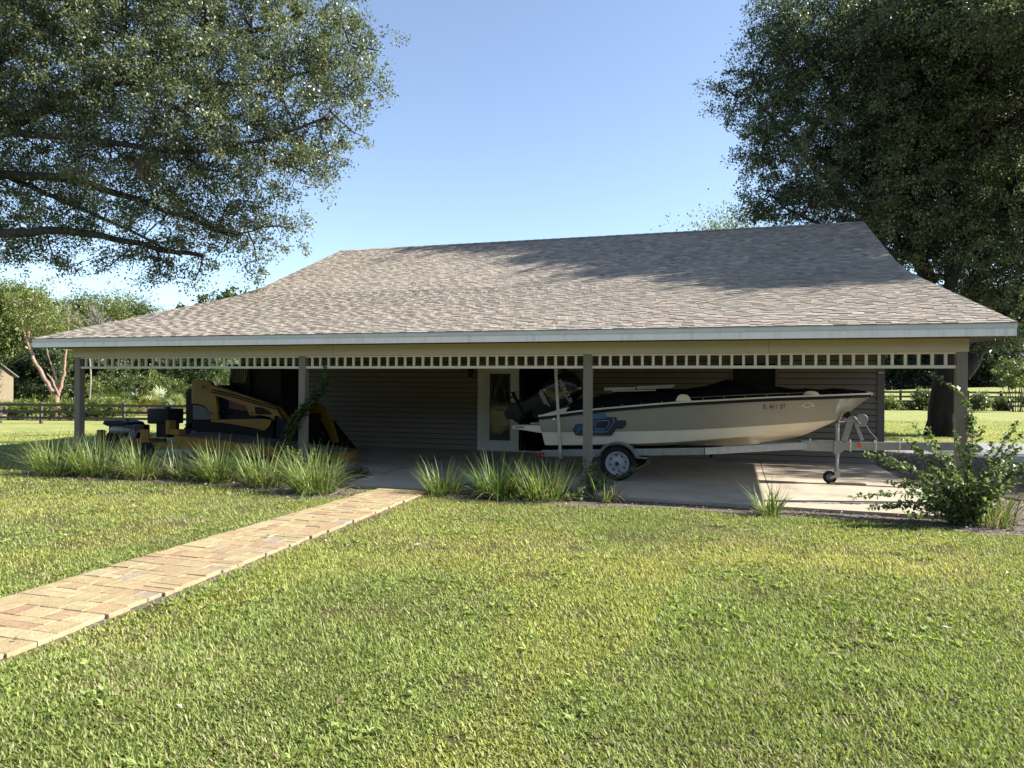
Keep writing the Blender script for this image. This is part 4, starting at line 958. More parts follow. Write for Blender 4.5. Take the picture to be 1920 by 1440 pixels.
wd = empty('small_weed', (10.62, -1.35, 0), 'tiny bright leafed weed in the mulch in front of the post', 'plant')
base = np.array([10.62, -1.35, 0]); cur = [arch(base + np.array([random.uniform(-.12, .12), random.uniform(-.1, .1), random.uniform(.08, .26)]), .03) for _ in range(7)]
leafy_branches(wd, 'leaves', cur, .06, 45, [(.16, .24, .05), (.2, .27, .08)], 25, .004)
wd = empty('small_weed', (6.2, -1.5, 0), 'bright leafy weed growing among the flax left of the path', 'plant')
base = np.array([6.2, -1.5, .1]); cur = [arch(base + np.array([random.uniform(-.22, .22), random.uniform(-.1, .1), random.uniform(.3, .55)]), .05) for _ in range(12)]
leafy_branches(wd, 'leaves', cur, .05, 50, [(.14, .24, .05), (.2, .3, .08)], 26, .004)

# ------------------------------------------------------------------ leaf litter
def in_poly(x, y, poly):
    ins = np.zeros(len(x), bool); n = len(poly)
    for i in range(n):
        x0, y0 = poly[i]; x1, y1 = poly[(i + 1) % n]
        c = ((y0 > y) != (y1 > y)) & (x < (x1 - x0) * (y - y0) / (y1 - y0 + 1e-12) + x0); ins ^= c
    return ins
RBED = [(15.65, 1.3), (15.65, 5.3), (15.9, 8.9), (18., 7.8), (19., 5.9), (19.3, 3.5), (18.3, .7), (17., .3), (16.7, 1.0)]
n = 26000; x = rng.uniform(-.3, 19.4, n); y = rng.uniform(-2.6, 9, n)
k = in_poly(x, y, BEDL) | in_poly(x, y, BEDR) | in_poly(x, y, RBED)
x, y = x[k], y[k]; x = np.concatenate([x, rng.uniform(2, 17, 260)]); y = np.concatenate([y, rng.uniform(-9, -2, 260)]); n = len(x); z = np.where((x > 15.6) & (y > 1.2), .035, .012); z[-260:] = .03
ph = rng.uniform(0, 6.28, n); V, F = leaf_geo(np.stack([x, y, z + rng.uniform(0, .02, n)], 1), np.stack([np.cos(ph), np.sin(ph), rng.normal(0, .25, n)], 1), nrm(rng.normal(0, .35, (n, 3)) + [0, 0, 1]), rng.uniform(.03, .075, n), rng.uniform(.012, .03, n))
lit = np_mesh('leaf_litter', V, F, jitter_cols([(.17, .12, .08), (.26, .2, .14), (.1, .07, .05), (.33, .28, .21)], n, .25), M['litter']); tag(lit, 'brown fallen leaves and chips covering the mulch beds', 'leaf litter', kind='stuff')

# ------------------------------------------------------------------ grass
BARE = [(1310, 1170, .16), (620, 1150, .2), (665, 1165, .12), (1120, 1150, .16), (840, 1390, .12), (220, 1350, .1), (1075, 955, .35), (1900, 985, .3), (860, 1390, .1), (1480, 1285, .09), (1570, 1345, .1), (720, 1000, .2), (500, 1130, .12), (1180, 1230, .1), (950, 1300, .08), (1700, 1240, .12), (1350, 1400, .1), (320, 1290, .1), (1010, 1080, .2), (1230, 1010, .25), (1650, 1060, .2), (330, 985, .3), (180, 960, .25), (1780, 1370, .08), (420, 1400, .07)]
def grass():
    parts = []
    def band(D0_, D1_, dens, hgt, wid, seg, x_lim=1.0):
        # area of the view wedge at depth D0..D1, a little wider than the frame
        A = (D1_ ** 2 - D0_ ** 2) * .78; n = int(A * dens); D = np.sqrt(rng.uniform(D0_ ** 2, D1_ ** 2, n)); X = D * rng.uniform(-.8, .8, n)
        c, s = math.cos(YAW), math.sin(YAW)
        px = CAM[0] + c * X + s * D; py = CAM[1] - s * X + c * D
        le = 7.51; re = 8.35 + .28 * (-1.3 - py) / 6.9
        ed = rng.uniform(-.02, .045, n)
        k = ~((px > le + .025 + ed * .6) & (px < re + .05 + ed) & (py < -1.25)) & ~in_poly(px, py, SLAB)
        bl = in_poly(px, py, BEDL) | in_poly(px, py, BEDR); k &= ~(bl & (rng.random(n) > .05))
        k &= ~((px > -.3) & (px < 15.8) & (py > .1) & (py < 18)) & ~in_poly(px, py, DRIVE) & ~in_poly(px, py, RBED)
        th = vnoise(px, py, .45, 3) * .6 + vnoise(px, py, .16, 4) * .4; bare = np.zeros(n)
        for u_, v_, r_ in BARE:
            q = G(u_, v_); bare = np.maximum(bare, np.clip(1.25 - np.hypot((px - q[0]) / r_, (py - q[1]) / (r_ * .7)) * (.8 + .5 * vnoise(px, py, .1, 12)), 0, 1))
        k &= (rng.random(n) < np.clip((th - .12) * 4.0, .35, 1)) & (rng.random(n) > bare * .8)
        px, py, D, th = px[k], py[k], D[k], th[k]; n = len(px)
        sz = .75 + .55 * vnoise(px, py, .8, 5)
        az = rng.uniform(0, 6.28, n); t0 = rng.uniform(.15, 1.25, n); t1 = t0 + rng.uniform(.1, .7, n)
        L = hgt * rng.uniform(.55, 1.35, n) * sz; Wd = wid * rng.uniform(.6, 1.35, n)
        V, F = blade_geo(np.stack([px, py, ground_z(px, py)], 1), az, t0, t1, L, Wd, seg)
        C = jitter_cols([(.26, .295, .078), (.325, .355, .105), (.39, .415, .14), (.19, .23, .06), (.29, .32, .092)], n, .24)
        p1 = vnoise(px, py, 1.3, 6)[:, None]; C = C * (.82 + .36 * p1) * np.where(p1 > .5, [[1.06, 1.0, 1.0]], [[.95, 1.0, 1.0]])
        C = C * np.where(vnoise(px, py, 2.2, 14)[:, None] > .62, [[1.1, 1.03, 1.15]], [[1., 1., 1.]]) * (.9 + .2 * vnoise(px, py, .28, 15)[:, None])
        st = rng.random(n) < .045 + .34 * np.clip(vnoise(px, py, .9, 8) * vnoise(px, py, .35, 9) * 2 - .35, 0, 1)
        C[st] = jitter_cols([(.36, .31, .17), (.28, .22, .12), (.42, .38, .24)], st.sum(), .2)
        parts.append((V, F, np.repeat(C, seg, 0)))
    band(2.6, 4.5, 11500, .031, .0088, 2)
    band(4.5, 7, 7000, .032, .0098, 2)
    band(7, 10.5, 3600, .035, .012, 1)
    band(10.5, 16, 1150, .042, .019, 1)
    band(16, 36, 130, .06, .038, 1)
    off = 0; VV = []; FF = []; CC = []
    for V, F, C in parts: VV.append(V); FF.append(F + off); CC.append(C); off += len(V)
    o = np_mesh('grass', np.concatenate(VV), np.concatenate(FF), np.concatenate(CC), M['blade']); tag(o, 'mown lawn grass blades with straw coloured patches', 'grass', kind='stuff')
grass()
# broad leaved lawn weeds
n = 5200; D = np.sqrt(rng.uniform(2.8 ** 2, 11 ** 2, n)); X = D * rng.uniform(-.78, .78, n); c, s = math.cos(YAW), math.sin(YAW)
px = CAM[0] + c * X + s * D; py = CAM[1] - s * X + c * D
k = (vnoise(px, py, .5, 31) > .58) & ~((px > 7.4) & (px < 8.75) & (py < -1.2)) & (py < -2.2); px, py = px[k], py[k]; m = 6
P = np.repeat(np.stack([px, py, np.full(len(px), .012)], 1), m, 0); az = rng.uniform(0, 6.28, len(P)); up = rng.uniform(.15, .9, len(P))
V, F = leaf_geo(P, np.stack([np.cos(az), np.sin(az), up], 1), nrm(rng.normal(0, .3, (len(P), 3)) + [0, 0, 1]), rng.uniform(.025, .06, len(P)), rng.uniform(.012, .024, len(P)))
o = np_mesh('lawn_weeds', V, F, jitter_cols([(.20, .27, .06), (.26, .33, .085), (.32, .37, .12)], len(P), .2), M['blade']); tag(o, 'low broad leaved weeds scattered through the mown lawn', 'weeds', kind='stuff')

# ------------------------------------------------------------------ trees
def limb(mb, pts, r0, r1, n=8, wig=.0, rr=random):
    pts = [np.array(p, float) for p in pts]; t = np.linspace(0, 1, len(pts)); k = max(6, len(pts) * 4); tt = np.linspace(0, 1, k)
    A = np.array(pts); C = np.stack([np.interp(tt, t, A[:, i]) for i in range(3)], 1)
    for _ in range(3): C[1:-1] = (C[:-2] + 2 * C[1:-1] + C[2:]) / 4
    if wig: C[1:-1] += np.array([[rr.uniform(-wig, wig) for _ in range(3)] for _ in range(k - 2)])
    mb.tube(C, list(r0 + (r1 - r0) * tt ** .8), n); return C
def crown(blobs, n_cl, per, leaf, cl_r, cols, seed, shell=.35, flat=.75, aspect=.5, spray_p=.3):
    """leaf clusters through the volume of a union of ellipsoids; returns cluster centres and leaf arrays"""
    r = np.random.default_rng(seed); vol = np.array([b[3] * b[4] * b[5] for b in blobs]) ** .75; vol /= vol.sum()
    bi = r.choice(len(blobs), n_cl, p=vol); d = nrm(r.normal(size=(n_cl, 3))); rad = (shell + (1 - shell) * r.random(n_cl)) ** .5 if shell else r.random(n_cl) ** .33
    Bl = np.array(blobs); cen = Bl[bi, :3] + d * rad[:, None] * Bl[bi, 3:6]
    ci = np.repeat(np.arange(n_cl), per); N = len(ci); sz = cl_r * r.uniform(.5, 1.35, n_cl)
    out_ = (rad > .86) & (r.random(n_cl) < spray_p)        # twigs that stick out of the outline
    # each cluster is a few short sprays rather than a ball
    dirv = d * np.array([1, 1, .6]) + r.normal(0, .35, (n_cl, 3)); spray = nrm(r.normal(size=(n_cl, 5, 3)).reshape(-1, 3) * np.repeat(np.where(out_, .22, 1.), 5)[:, None] + np.repeat(dirv, 5, 0) * np.repeat(np.where(out_, 1.2, .5), 5)[:, None]).reshape(n_cl, 5, 3)
    sz = np.where(out_, sz * 1.9, sz)
    si = r.integers(0, 5, N); t = r.random(N) ** .7
    P = cen[ci] + spray[ci, si] * (t * sz[ci])[:, None] * np.array([1, 1, flat]) + r.normal(0, .16, (N, 3)) * (sz * np.where(out_, .5, 1))[ci][:, None]
    D = nrm(spray[ci, si] * .6 + r.normal(0, .8, (N, 3)) + np.array([0, 0, -.15])); Nn = nrm(r.normal(0, .75, (N, 3)) + np.array([0, 0, .8]))
    L = leaf * r.uniform(.6, 1.3, N); C = jitter_cols(cols, N, .25, r) * (1 + r.uniform(-.18, .18, n_cl))[ci][:, None]
    return cen, P, D, Nn, L, C, aspect
def tree(name, label, base, trunk_r, limbs, blobs, n_cl, per, leaf, cl_r, cols, seed, group=None, bark='bark', twig=.02, fork=None, shell=.35, aspect=.5, flat=.75, nt=8, trunk_pts=None, crown_mat='leaf', cat='tree'):
    root = empty(name, base, label, cat, group); rr = random.Random(seed); tb = MB(); lb = MB(); base = np.array(base, float)
    cen, P, D, Nn, L, C, asp = crown(blobs, n_cl, per, leaf, cl_r, cols, seed, shell, flat, aspect)
    fork = np.array(fork if fork is not None else base + np.array([0, 0, 2.]))
    tp = trunk_pts or [base + np.array([0, 0, -.2]), base + (fork - base) * .5, fork]
    Ct = limb(tb, tp, trunk_r, trunk_r * .75, 14)
    if trunk_r > .15:
        for k in range(7):
            a = k * .9 + seed; tb.tube([base + np.array([math.cos(a) * trunk_r * .95, math.sin(a) * trunk_r * .95, -.1]), base + np.array([math.cos(a) * trunk_r * .72, math.sin(a) * trunk_r * .72, .35]), base + np.array([math.cos(a) * trunk_r * .5, math.sin(a) * trunk_r * .5, 1.1])], [trunk_r * .35, trunk_r * .4, trunk_r * .3], 7)
    skel = [np.stack([np.linspace(fork[i], fork[i], 2) for i in range(3)], 1)]
    for l in limbs:
        pts, r0 = l; skel.append(limb(lb, pts, r0, r0 * .28, nt, wig=r0 * .25, rr=rr))
    for b in blobs:                                  # a branch into every lobe of the crown
        S = np.concatenate(skel); c = np.array(b[:3]); dd = np.linalg.norm(S - c, axis=1); j = int(np.argmin(dd))
        mid = (S[j] + c) / 2 + np.array([rr.uniform(-.3, .3), rr.uniform(-.3, .3), rr.uniform(-.1, .4)]) * min(1, dd[j] / 3)
        r0 = max(twig * 1.6, min(trunk_r * .3, .025 * dd[j])); skel.append(limb(lb, [S[j], mid, c], r0, twig, 6))
    S = np.concatenate(skel); tw = MB()
    for c in cen:
        j = int(np.argmin(((S - c) ** 2).sum(1))); s0 = S[j]; dist = np.linalg.norm(c - s0)
        if dist < .15: continue
        mid = (s0 + c) / 2 + np.array([rr.uniform(-.12, .12) * dist, rr.uniform(-.12, .12) * dist, rr.uniform(-.02, .15) * dist])
        tw.tube([s0, mid, c], [twig * min(1, .4 + dist * .3), twig * .6, twig * .25], 4, cap=False)
    V, F = leaf_geo(P, D, Nn, L, L * asp)
    np_mesh('crown', V, F, C, M[crown_mat], root)
    lb.v += []; n0 = len(lb.v)
    lb.add(tw.v, tw.f)
    tb.build('trunk', M[bark], root, smooth=60); lb.build('branches', M[bark], root, smooth=60)
    return root
OAK = [(.088, .108, .060), (.115, .138, .072), (.145, .168, .084), (.07, .088, .050), (.18, .20, .10)]
def B(u, v, D, rx, ry=None, rz=None):
    p = W(u, v, D); return (p[0], p[1], p[2], rx, ry or rx, rz or rx)
Lp = lambda D, *uv: [W(u, v, D + k) for (u, v, k) in uv]
gL = W(-330, 820, 22); gL[2] = float(ground_z(gL[0], gL[1]))
tree('live_oak', 'spreading oak whose crown fills the upper left over the roof', gL, .55,
     [(Lp(20, (-330, 520, 2), (-180, 430, 1), (0, 437, 0), (140, 430, 0), (250, 455, 0), (380, 480, .5)), .2),
      (Lp(20, (-330, 500, 2), (-150, 350, 1), (0, 322, 0), (150, 335, 0), (300, 390, 0), (430, 440, 0)), .2),
      (Lp(20, (-330, 480, 2), (-150, 330, 1), (0, 245, 0), (110, 190, 0), (200, 155, 0), (300, 130, 0), (430, 70, 0), (560, 30, 0)), .24),
      (Lp(20, (-330, 460, 2), (-120, 200, 2), (60, 60, 1), (230, -60, 1)), .25),
      (Lp(20, (0, 250, 0), (160, 258, -1), (330, 290, -1), (480, 270, -1), (610, 220, -1)), .11),
      (Lp(20, (180, 160, 0), (300, 150, 1), (450, 160, 1), (600, 130, 1)), .12),
      (Lp(20, (0, 322, 0), (100, 370, 1), (220, 420, 1), (340, 480, 1)), .1)],
     [B(-40, 120, 20, 2.6), B(110, 70, 20.5, 2.6), B(230, 30, 20, 2.2), B(260, 170, 19, 2.2), B(390, 60, 20, 1.9), B(400, 190, 19, 2.0), B(520, 60, 20, 1.6), B(530, 180, 19.5, 1.8), B(610, 90, 20, 1.3), B(655, 160, 19.5, .9),
      B(600, 230, 19.5, 1.15), B(660, 80, 20, .8), B(690, 145, 19.5, .45), B(500, 300, 19.5, 1.3), B(565, 320, 19.5, .75), B(380, 320, 20, 1.7), B(240, 300, 20, 1.9), B(80, 280, 20.5, 2.2), B(-40, 320, 21, 2.2), B(120, 400, 20.5, 1.2), B(300, 420, 20, 1.3), B(420, 400, 20, 1.1),
      B(500, 425, 20, .7), B(550, 430, 20, .4), B(340, 480, 20.5, .75), B(250, 475, 20.5, .8), B(420, 465, 20, .7), B(205, 500, 20, .35), B(365, 525, 20.3, .3), B(300, 515, 20.5, .4), B(60, 470, 21, .75), B(-20, 460, 21, 1.0), B(110, 500, 20.5, .35), B(480, 490, 20.5, .45), B(640, 15, 20, .5), B(710, 95, 20, .35), B(665, 250, 19.5, .35), B(615, 285, 19.5, .5),
      B(100, -150, 21, 3.2), B(350, -130, 21, 3.), B(560, -110, 21, 2.2), B(-250, 100, 21, 3.5), B(-200, 350, 21, 2.5), B(-100, -100, 22, 3.5)],
     3700, 108, .088, .52, OAK, 5, group='large oaks around the house', fork=W(-330, 500, 22), twig=.018, shell=.12)
gR = W(1779, 816, 24.6); gR[2] = 0
tree('live_oak', 'dense dark oak with a thick trunk standing behind the right end of the house', gR, .64,
     [(Lp(24.6, (1775, 700, 0), (1762, 600, 0), (1720, 480, 0), (1690, 330, .5), (1700, 200, 1), (1740, 60, 1)), .36),
      (Lp(24.6, (1800, 700, 0), (1835, 640, 0), (1880, 575, 0), (1940, 520, .5), (2010, 400, 1), (2050, 250, 1)), .36),
      (Lp(24.6, (1762, 590, 0), (1800, 480, -1), (1830, 360, -1), (1850, 200, -1), (1840, 60, -1)), .22),
      (Lp(24.6, (1720, 480, 0), (1640, 420, .5), (1560, 350, 1), (1480, 260, 1), (1420, 190, 1)), .18),
      (Lp(24.6, (1690, 330, 0), (1600, 220, 0), (1520, 110, 0), (1470, 30, 0)), .16),
      (Lp(24.6, (1720, 490, 0), (1640, 460, -1), (1560, 430, -1), (1470, 390, -1)), .12)],
     [B(1500, 110, 24.6, 1.9), B(1450, 210, 24.6, 1.5), B(1400, 165, 24.6, .75), B(1375, 205, 24.6, .5), B(1352, 165, 24.6, .25), B(1425, 120, 24.6, .9), B(1470, 40, 24.6, 1.2), B(1425, 290, 24.6, 1.0), B(1440, 360, 24.6, 1.0), B(1400, 400, 24.6, .4), B(1480, 400, 24.6, 1.1), B(1560, 60, 24, 2.), B(1590, 190, 24, 2.3), B(1540, 290, 24, 2.),
      B(1680, 80, 24, 2.6), B(1700, 220, 23.5, 2.6), B(1640, 340, 24, 2.2), B(1570, 390, 24.6, 1.5), B(1800, 120, 24, 3.), B(1820, 280, 23.5, 2.8), B(1740, 370, 24, 2.2), B(1920, 200, 24, 3.5), B(1900, 400, 24, 2.6), B(1820, 470, 24.3, 1.7), B(1750, 480, 25, 1.3), B(1880, 530, 24.6, 1.4), B(1960, 560, 25, 1.8), B(1800, 560, 25.5, 1.), B(2040, 350, 25, 3.5), B(1690, 450, 25, 1.6), B(1640, 430, 26, 1.4),
      (23.2, 7.6, 10.4, 1.9, 1.3, 1.), (21.6, 8.3, 10.4, 1.5, 1.2, .8), (21., 11.2, 11.9, 1.8, 1.6, 1.3), (23., 10.2, 11.5, 2., 1.8, 1.4), (24.8, 11.8, 12.3, 2.2, 2., 1.6), (25., 8.6, 11., 2., 1.5, 1.2), (19.2, 9.8, 11.3, 1.3, 1.1, .8), (18., 12.6, 12.6, 1.4, 1.4, 1.2), (16.9, 12.4, 12.2, .9, .8, .6), (19.5, 13., 13., 2., 2., 1.8), (22., 13.5, 13.5, 2.5, 2.5, 2.), (23.2, 7.6, 10.4, 1.9, 1.3, 1.), (21.6, 8.3, 10.4, 1.5, 1.2, .8), (21., 11.2, 11.9, 1.8, 1.6, 1.3), (23., 10.2, 11.5, 2., 1.8, 1.4), (24.8, 11.8, 12.3, 2.2, 2., 1.6), (25., 8.6, 11., 2., 1.5, 1.2), (19.2, 9.8, 11.3, 1.3, 1.1, .8), (18., 12.6, 12.6, 1.4, 1.4, 1.2), (16.9, 12.4, 12.2, .9, .8, .6), (19.5, 13., 13., 2., 2., 1.8), (22., 13.5, 13.5, 2.5, 2.5, 2.), (20.5, 21., 12., 4., 3., 3.5), (24., 20., 10., 3., 3., 3.), B(1912, 605, 23, 1.), B(1850, 650, 24, .5), B(1780, -110, 26, 2.2), B(1960, -60, 25, 3.5)],
     7000, 112, .098, .54, [(.075, .097, .056), (.098, .122, .064), (.125, .15, .072), (.056, .075, .044), (.18, .20, .085)], 9, group='large oaks around the house', trunk_pts=[gR + np.array([0, 0, -.2]), W(1772, 770, 24.6), W(1785, 690, 24.6)], fork=W(1782, 700, 24.6), twig=.02, shell=.1, bark='shadedbark')
gO = np.array([31., 9., 0.])
tree('live_oak', 'oak beyond the right edge that dapples the driveway and slab with shade', gO, .4, [], [(29.5, 8.6, 10, 3., 3., 2.), (31.5, 9.5, 11, 3.4, 3.4, 2.4), (28., 9., 9., 2., 2., 1.4), (33., 11., 10., 3., 3., 2.2), (30., 6.4, 9., 1.8, 1.6, 1.3)], 420, 60, .17, .7, OAK, 15, group='large oaks around the house', fork=gO + np.array([0, 0, 3.5]), twig=.03, shell=.1)
# hanging moss on the left oak
r = np.random.default_rng(3); p0 = W(272, 298, 19.2); n = 260
P = p0 + r.normal(0, 1, (n, 3)) * np.array([.1, .1, .08]); V, F = blade_geo(P, r.uniform(0, 6.28, n), np.full(n, 2.6) + r.normal(0, .2, n), np.full(n, 3.1), r.uniform(.25, .75, n), r.uniform(.012, .03, n), 3)
tag(np_mesh('hanging_moss', V, F, np.repeat(jitter_cols([(.2, .15, .1), (.26, .2, .14), (.15, .11, .08)], n, .2, r), 3, 0), M['moss']), 'brown tuft of moss hanging from a limb of the left oak', 'moss')

# ---- far left: fence, hedge, shed, trees
def rail_fence(name, label, p0, p1, n_post, hgt, rails, m, over=0.0):
    p0 = np.array(p0); p1 = np.array(p1); root = empty(name, (p0[0], p0[1], 0), label, 'fence'); d = (p1 - p0) / np.linalg.norm(p1 - p0); pr = None
    zs = lambda p: float(ground_z(p[0], p[1]))
    for k in range(n_post + 1):
        p = p0 + (p1 - p0) * k / n_post; z = zs(p)
        MB().box((p[0] - .07, p[1] - .07, z - .1), (p[0] + .07, p[1] + .07, z + hgt + .06)).build('post', m, root)
    for k in range(n_post):
        a = p0 + (p1 - p0) * k / n_post; b = p0 + (p1 - p0) * (k + 1) / n_post
        for h in rails:
            MB().bar((a[0], a[1] - .09, zs(a) + h), (b[0], b[1] - .09, zs(b) + h + random.uniform(-.01, .01)), .035, .15).build('rail', m, root)
    return root
fa, fb2 = W(-150, 760, 43.5)[:2], W(470, 760, 42)[:2]
rail_fence('board_fence', 'dark weathered three board fence across the pasture at the left', fa, fb2, 8, 1.22, (.35, .72, 1.12), M['fencewood'])
def foliage_thing(name, label, cat, blobs, n_cl, per, leaf, cl_r, cols, seed, base, group=None, stem=None, aspect=.5, bark='bark', n_stem=4):
    """bush-like thing: leaf clusters plus short stems"""
    root = empty(name, base, label, cat, group); cen, P, D, Nn, L, C, asp = crown(blobs, n_cl, per, leaf, cl_r, cols, seed, .1, .8, aspect)
    g = ground_z(P[:, 0], P[:, 1]); P[:, 2] = np.maximum(P[:, 2], g + .03)
    V, F = leaf_geo(P, D, Nn, L, L * asp); np_mesh('foliage', V, F, C, M['leaf'], root)
    st = MB(); rr = random.Random(seed)
    for b in blobs[:12]:
        for _ in range(n_stem):
            q = np.array(b[:3]) + np.array([rr.uniform(-.6, .6) * b[3], rr.uniform(-.6, .6) * b[4], rr.uniform(-.2, .6) * b[5]]); s0 = np.array([b[0] + rr.uniform(-.2, .2), b[1] + rr.uniform(-.2, .2), float(ground_z(b[0], b[1]))])
            st.tube([s0, (s0 + q) / 2 + np.array([rr.uniform(-.1, .1), 0, .1]), q], [.03, .022, .01], 5)
    st.build('stems', M[bark], root); return root
HED = [(.13, .17, .03), (.17, .2, .04), (.09, .13, .028), (.21, .23, .06)]
hb_ = []
for u in range(0, 245, 16): hb_.append(B(u, 766, 47 + .3 * math.sin(u), .42, .5, .62))
bs = W(120, 770, 47); bs[2] = float(ground_z(bs[0], bs[1]))
foliage_thing('clipped_hedge', 'low yellow green hedge just beyond the left board fence', 'hedge', hb_, 420, 60, .11, .3, HED, 41, bs)
# shed
sa = W(25, 745, 52); sa[1] -= 3.4; zg = float(ground_z(sa[0], sa[1])); shd = empty('garden_shed', (sa[0] - 1.6, sa[1] + 1.7, zg), 'beige shed with a pale pitched roof at the far left edge', 'shed')
zw = W(25, 705, 52)[2]; MB().box((sa[0] - 4, sa[1], zg - .1), (sa[0], sa[1] + 3.4, zw)).build('wall', M['shedwall'], shd)
zr = zw + 1.25; sr = MB()
def shed_gable(x0, x1, ya, yb, z0, z1, t):
    ym = (ya + yb) / 2
    for p, q in (((ya, z0), (ym, z1)), ((ym, z1), (yb, z0))):
        sr.add([(x, y, z + dz) for x in (x0, x1) for (y, z) in (p, q) for dz in (0, t)], [(0, 1, 3, 2), (4, 6, 7, 5), (1, 5, 7, 3), (0, 2, 6, 4), (0, 4, 5, 1), (2, 3, 7, 6)])
shed_gable(sa[0] - 4.2, sa[0] + .2, sa[1] - .25, sa[1] + 3.65, zw - .12, zr, .08); sr.build('roof', M['shedroof'], shd)
MB().add([(sa[0] - .03, sa[1], zw), (sa[0] - .03, sa[1] + 3.4, zw), (sa[0] - .03, sa[1] + 1.7, zr - .03), (sa[0] - .1, sa[1], zw), (sa[0] - .1, sa[1] + 3.4, zw), (sa[0] - .1, sa[1] + 1.7, zr - .03)], [(0, 1, 2), (5, 4, 3), (0, 2, 5, 3), (1, 4, 5, 2)]).build('gable', M['shedwall'], shd)
MB().box((sa[0] + .001, sa[1] + .6, zg), (sa[0] + .03, sa[1] + 1.5, zg + 1.95)).build('door', M['trim'], shd)
def gnd(u, D):
    p = W(u, 760, D); p[2] = float(ground_z(p[0], p[1])); return p
FAR = [(.075, .10, .032), (.095, .125, .04), (.055, .08, .03), (.12, .145, .048)]
YEL = [(.12, .15, .036), (.15, .185, .046), (.10, .13, .034), (.19, .21, .06)]
def fartree(u, D, top, wid, cols, seed, label, kind='far_tree', n_cl=170, per=46, leaf=.26, low=740, bark='bark'):
    g = gnd(u, D); rr = random.Random(seed); s = D / FPX; bl = []
    hgt = (low - top) * s
    for k in range(16):
        fz = rr.uniform(.1, .97); ww = wid * s * (1 - .6 * max(0, fz - .45)); r_ = rr.uniform(.14, .24) * hgt
        p = W(u, low - fz * (low - top) + r_ / s * .55, D + rr.uniform(-1, 1) * wid * s * .5); off = rr.uniform(-1, 1) * max(.1, ww - r_ * .7)
        bl.append((p[0] + off * .95, p[1] + off * .3, p[2], r_, r_, r_ * .8))
    return tree(kind, label, g, .12 + .012 * hgt, [], bl, n_cl, per, leaf, .13 * hgt, cols, seed, group='trees of the wood beyond the fence', fork=g + np.array([0, 0, hgt * .25]), twig=.035, shell=.1, bark=bark)
FT = [(18, 62, 522, 75, YEL, 'tall yellow green tree behind the shed'), (85, 66, 545, 70, YEL, 'yellow green tree above the leaning red limb'), (-70, 60, 505, 80, FAR, 'dense tree reaching past the left edge behind the shed'),
      (140, 72, 548, 64, FAR, 'dark tree directly behind the bare pale branches'), (205, 74, 549, 52, YEL, 'lighter tree just right of the bare pale branches'), (250, 82, 560, 42, FAR, 'round headed tree rising over the left roof edge'), (315, 96, 578, 48, [(.07, .1, .045), (.09, .12, .05)], 'hazy distant tree lowest along the left roof edge'),
      (370, 92, 590, 50, FAR, 'tree mostly hidden behind the left slope of the roof'), (430, 74, 610, 60, FAR, 'tree hidden behind the loader cab and the roof'), (110, 70, 570, 62, FAR, 'dark tree filling the gap right of the leaning red limb'), (-10, 70, 515, 70, YEL, 'tallest yellow green tree at the left edge'), (165, 78, 546, 55, FAR, 'dark tree behind the tips of the bare pale branches'), (232, 84, 553, 50, FAR, 'far dark tree between the two tops over the left eave'), (60, 58, 640, 60, [(.04, .06, .025), (.055, .08, .03)], 'low dark thicket tree between the shed and the red limbs'), (190, 64, 655, 55, FAR, 'shaded tree seen under the eave right of the corner post'), (280, 66, 640, 60, [(.05, .075, .03), (.07, .1, .035)], 'shaded tree behind the yellow palmettos'), (345, 70, 640, 60, [(.045, .07, .03), (.06, .09, .033)], 'shaded tree behind the left end of the loader')]
for i, (u, D, top, wid, c, lab) in enumerate(FT): fartree(u, D, top, wid, c, 100 + i, lab, n_cl=520 if D < 70 else 420, leaf=.24)
# leaning red-barked tree
g = gnd(107, 50); pts = lambda *q: [W(u, v, 50 + k) for u, v, k in q]
tree('crape_myrtle', 'multi stemmed tree with leaning reddish bare limbs beyond the fence', g, .22,
     [(pts((104, 742, 0), (92, 722, 0), (72, 690, 0), (58, 660, 0), (52, 630, .5), (58, 600, .5), (66, 575, .5)), .2), (pts((108, 742, 0), (117, 715, 0), (122, 690, 0), (124, 650, 0), (128, 610, 0)), .14), (pts((112, 735, 0), (103, 700, 0), (92, 672, 0), (84, 640, 0)), .1), (pts((110, 742, 0), (98, 712, -.5), (88, 700, -.5)), .1), (pts((58, 660, 0), (46, 630, -.5), (40, 590, -.5)), .1)],
     [B(60, 590, 50, 1.1), B(40, 570, 50.5, 1.), B(85, 610, 50, .9), B(128, 605, 50, .8), B(70, 560, 50, .8)], 90, 40, .16, .55, YEL, 61, fork=W(106, 738, 50), bark='redbark', twig=.025)
# bare pale branches
g = gnd(165, 56); rr = random.Random(8); bt = empty('bare_tree', g, 'leafless tree with fine pale grey branches over the left eave', 'tree'); br = MB(); tb = MB()
top = W(165, 640, 56); limb(tb, [g, (np.array(g) + top) / 2 + np.array([.35, 0, 0]), top], .085, .05); tb.build('trunk', M['palebark'], bt, smooth=60)
def twigs(p, d, l, r_, depth):
    q = p + d * l; br.tube([p, (p + q) / 2 + np.array([rr.uniform(-.06, .06) * l, 0, rr.uniform(-.03, .06) * l]), q], [r_, r_ * .8, r_ * .6], 5, cap=False)
    if depth == 0: return
    for _ in range(rr.choice((2, 3, 3))):
        dn = d + np.array([rr.gauss(0, .42), rr.gauss(0, .42), rr.gauss(.08, .25)]); dn /= np.linalg.norm(dn); twigs(p + (q - p) * rr.uniform(.5, 1), dn, l * rr.uniform(.6, .85), max(.011, r_ * .6), depth - 1)
for k in range(8):
    d = np.array([rr.uniform(-.6, .7), rr.uniform(-.4, .4), 1.]); d /= np.linalg.norm(d); twigs(top + np.array([0, 0, -.4 * k / 8]), d, 1.3, .06, 4)
br.build('branches', M['palebark'], bt)
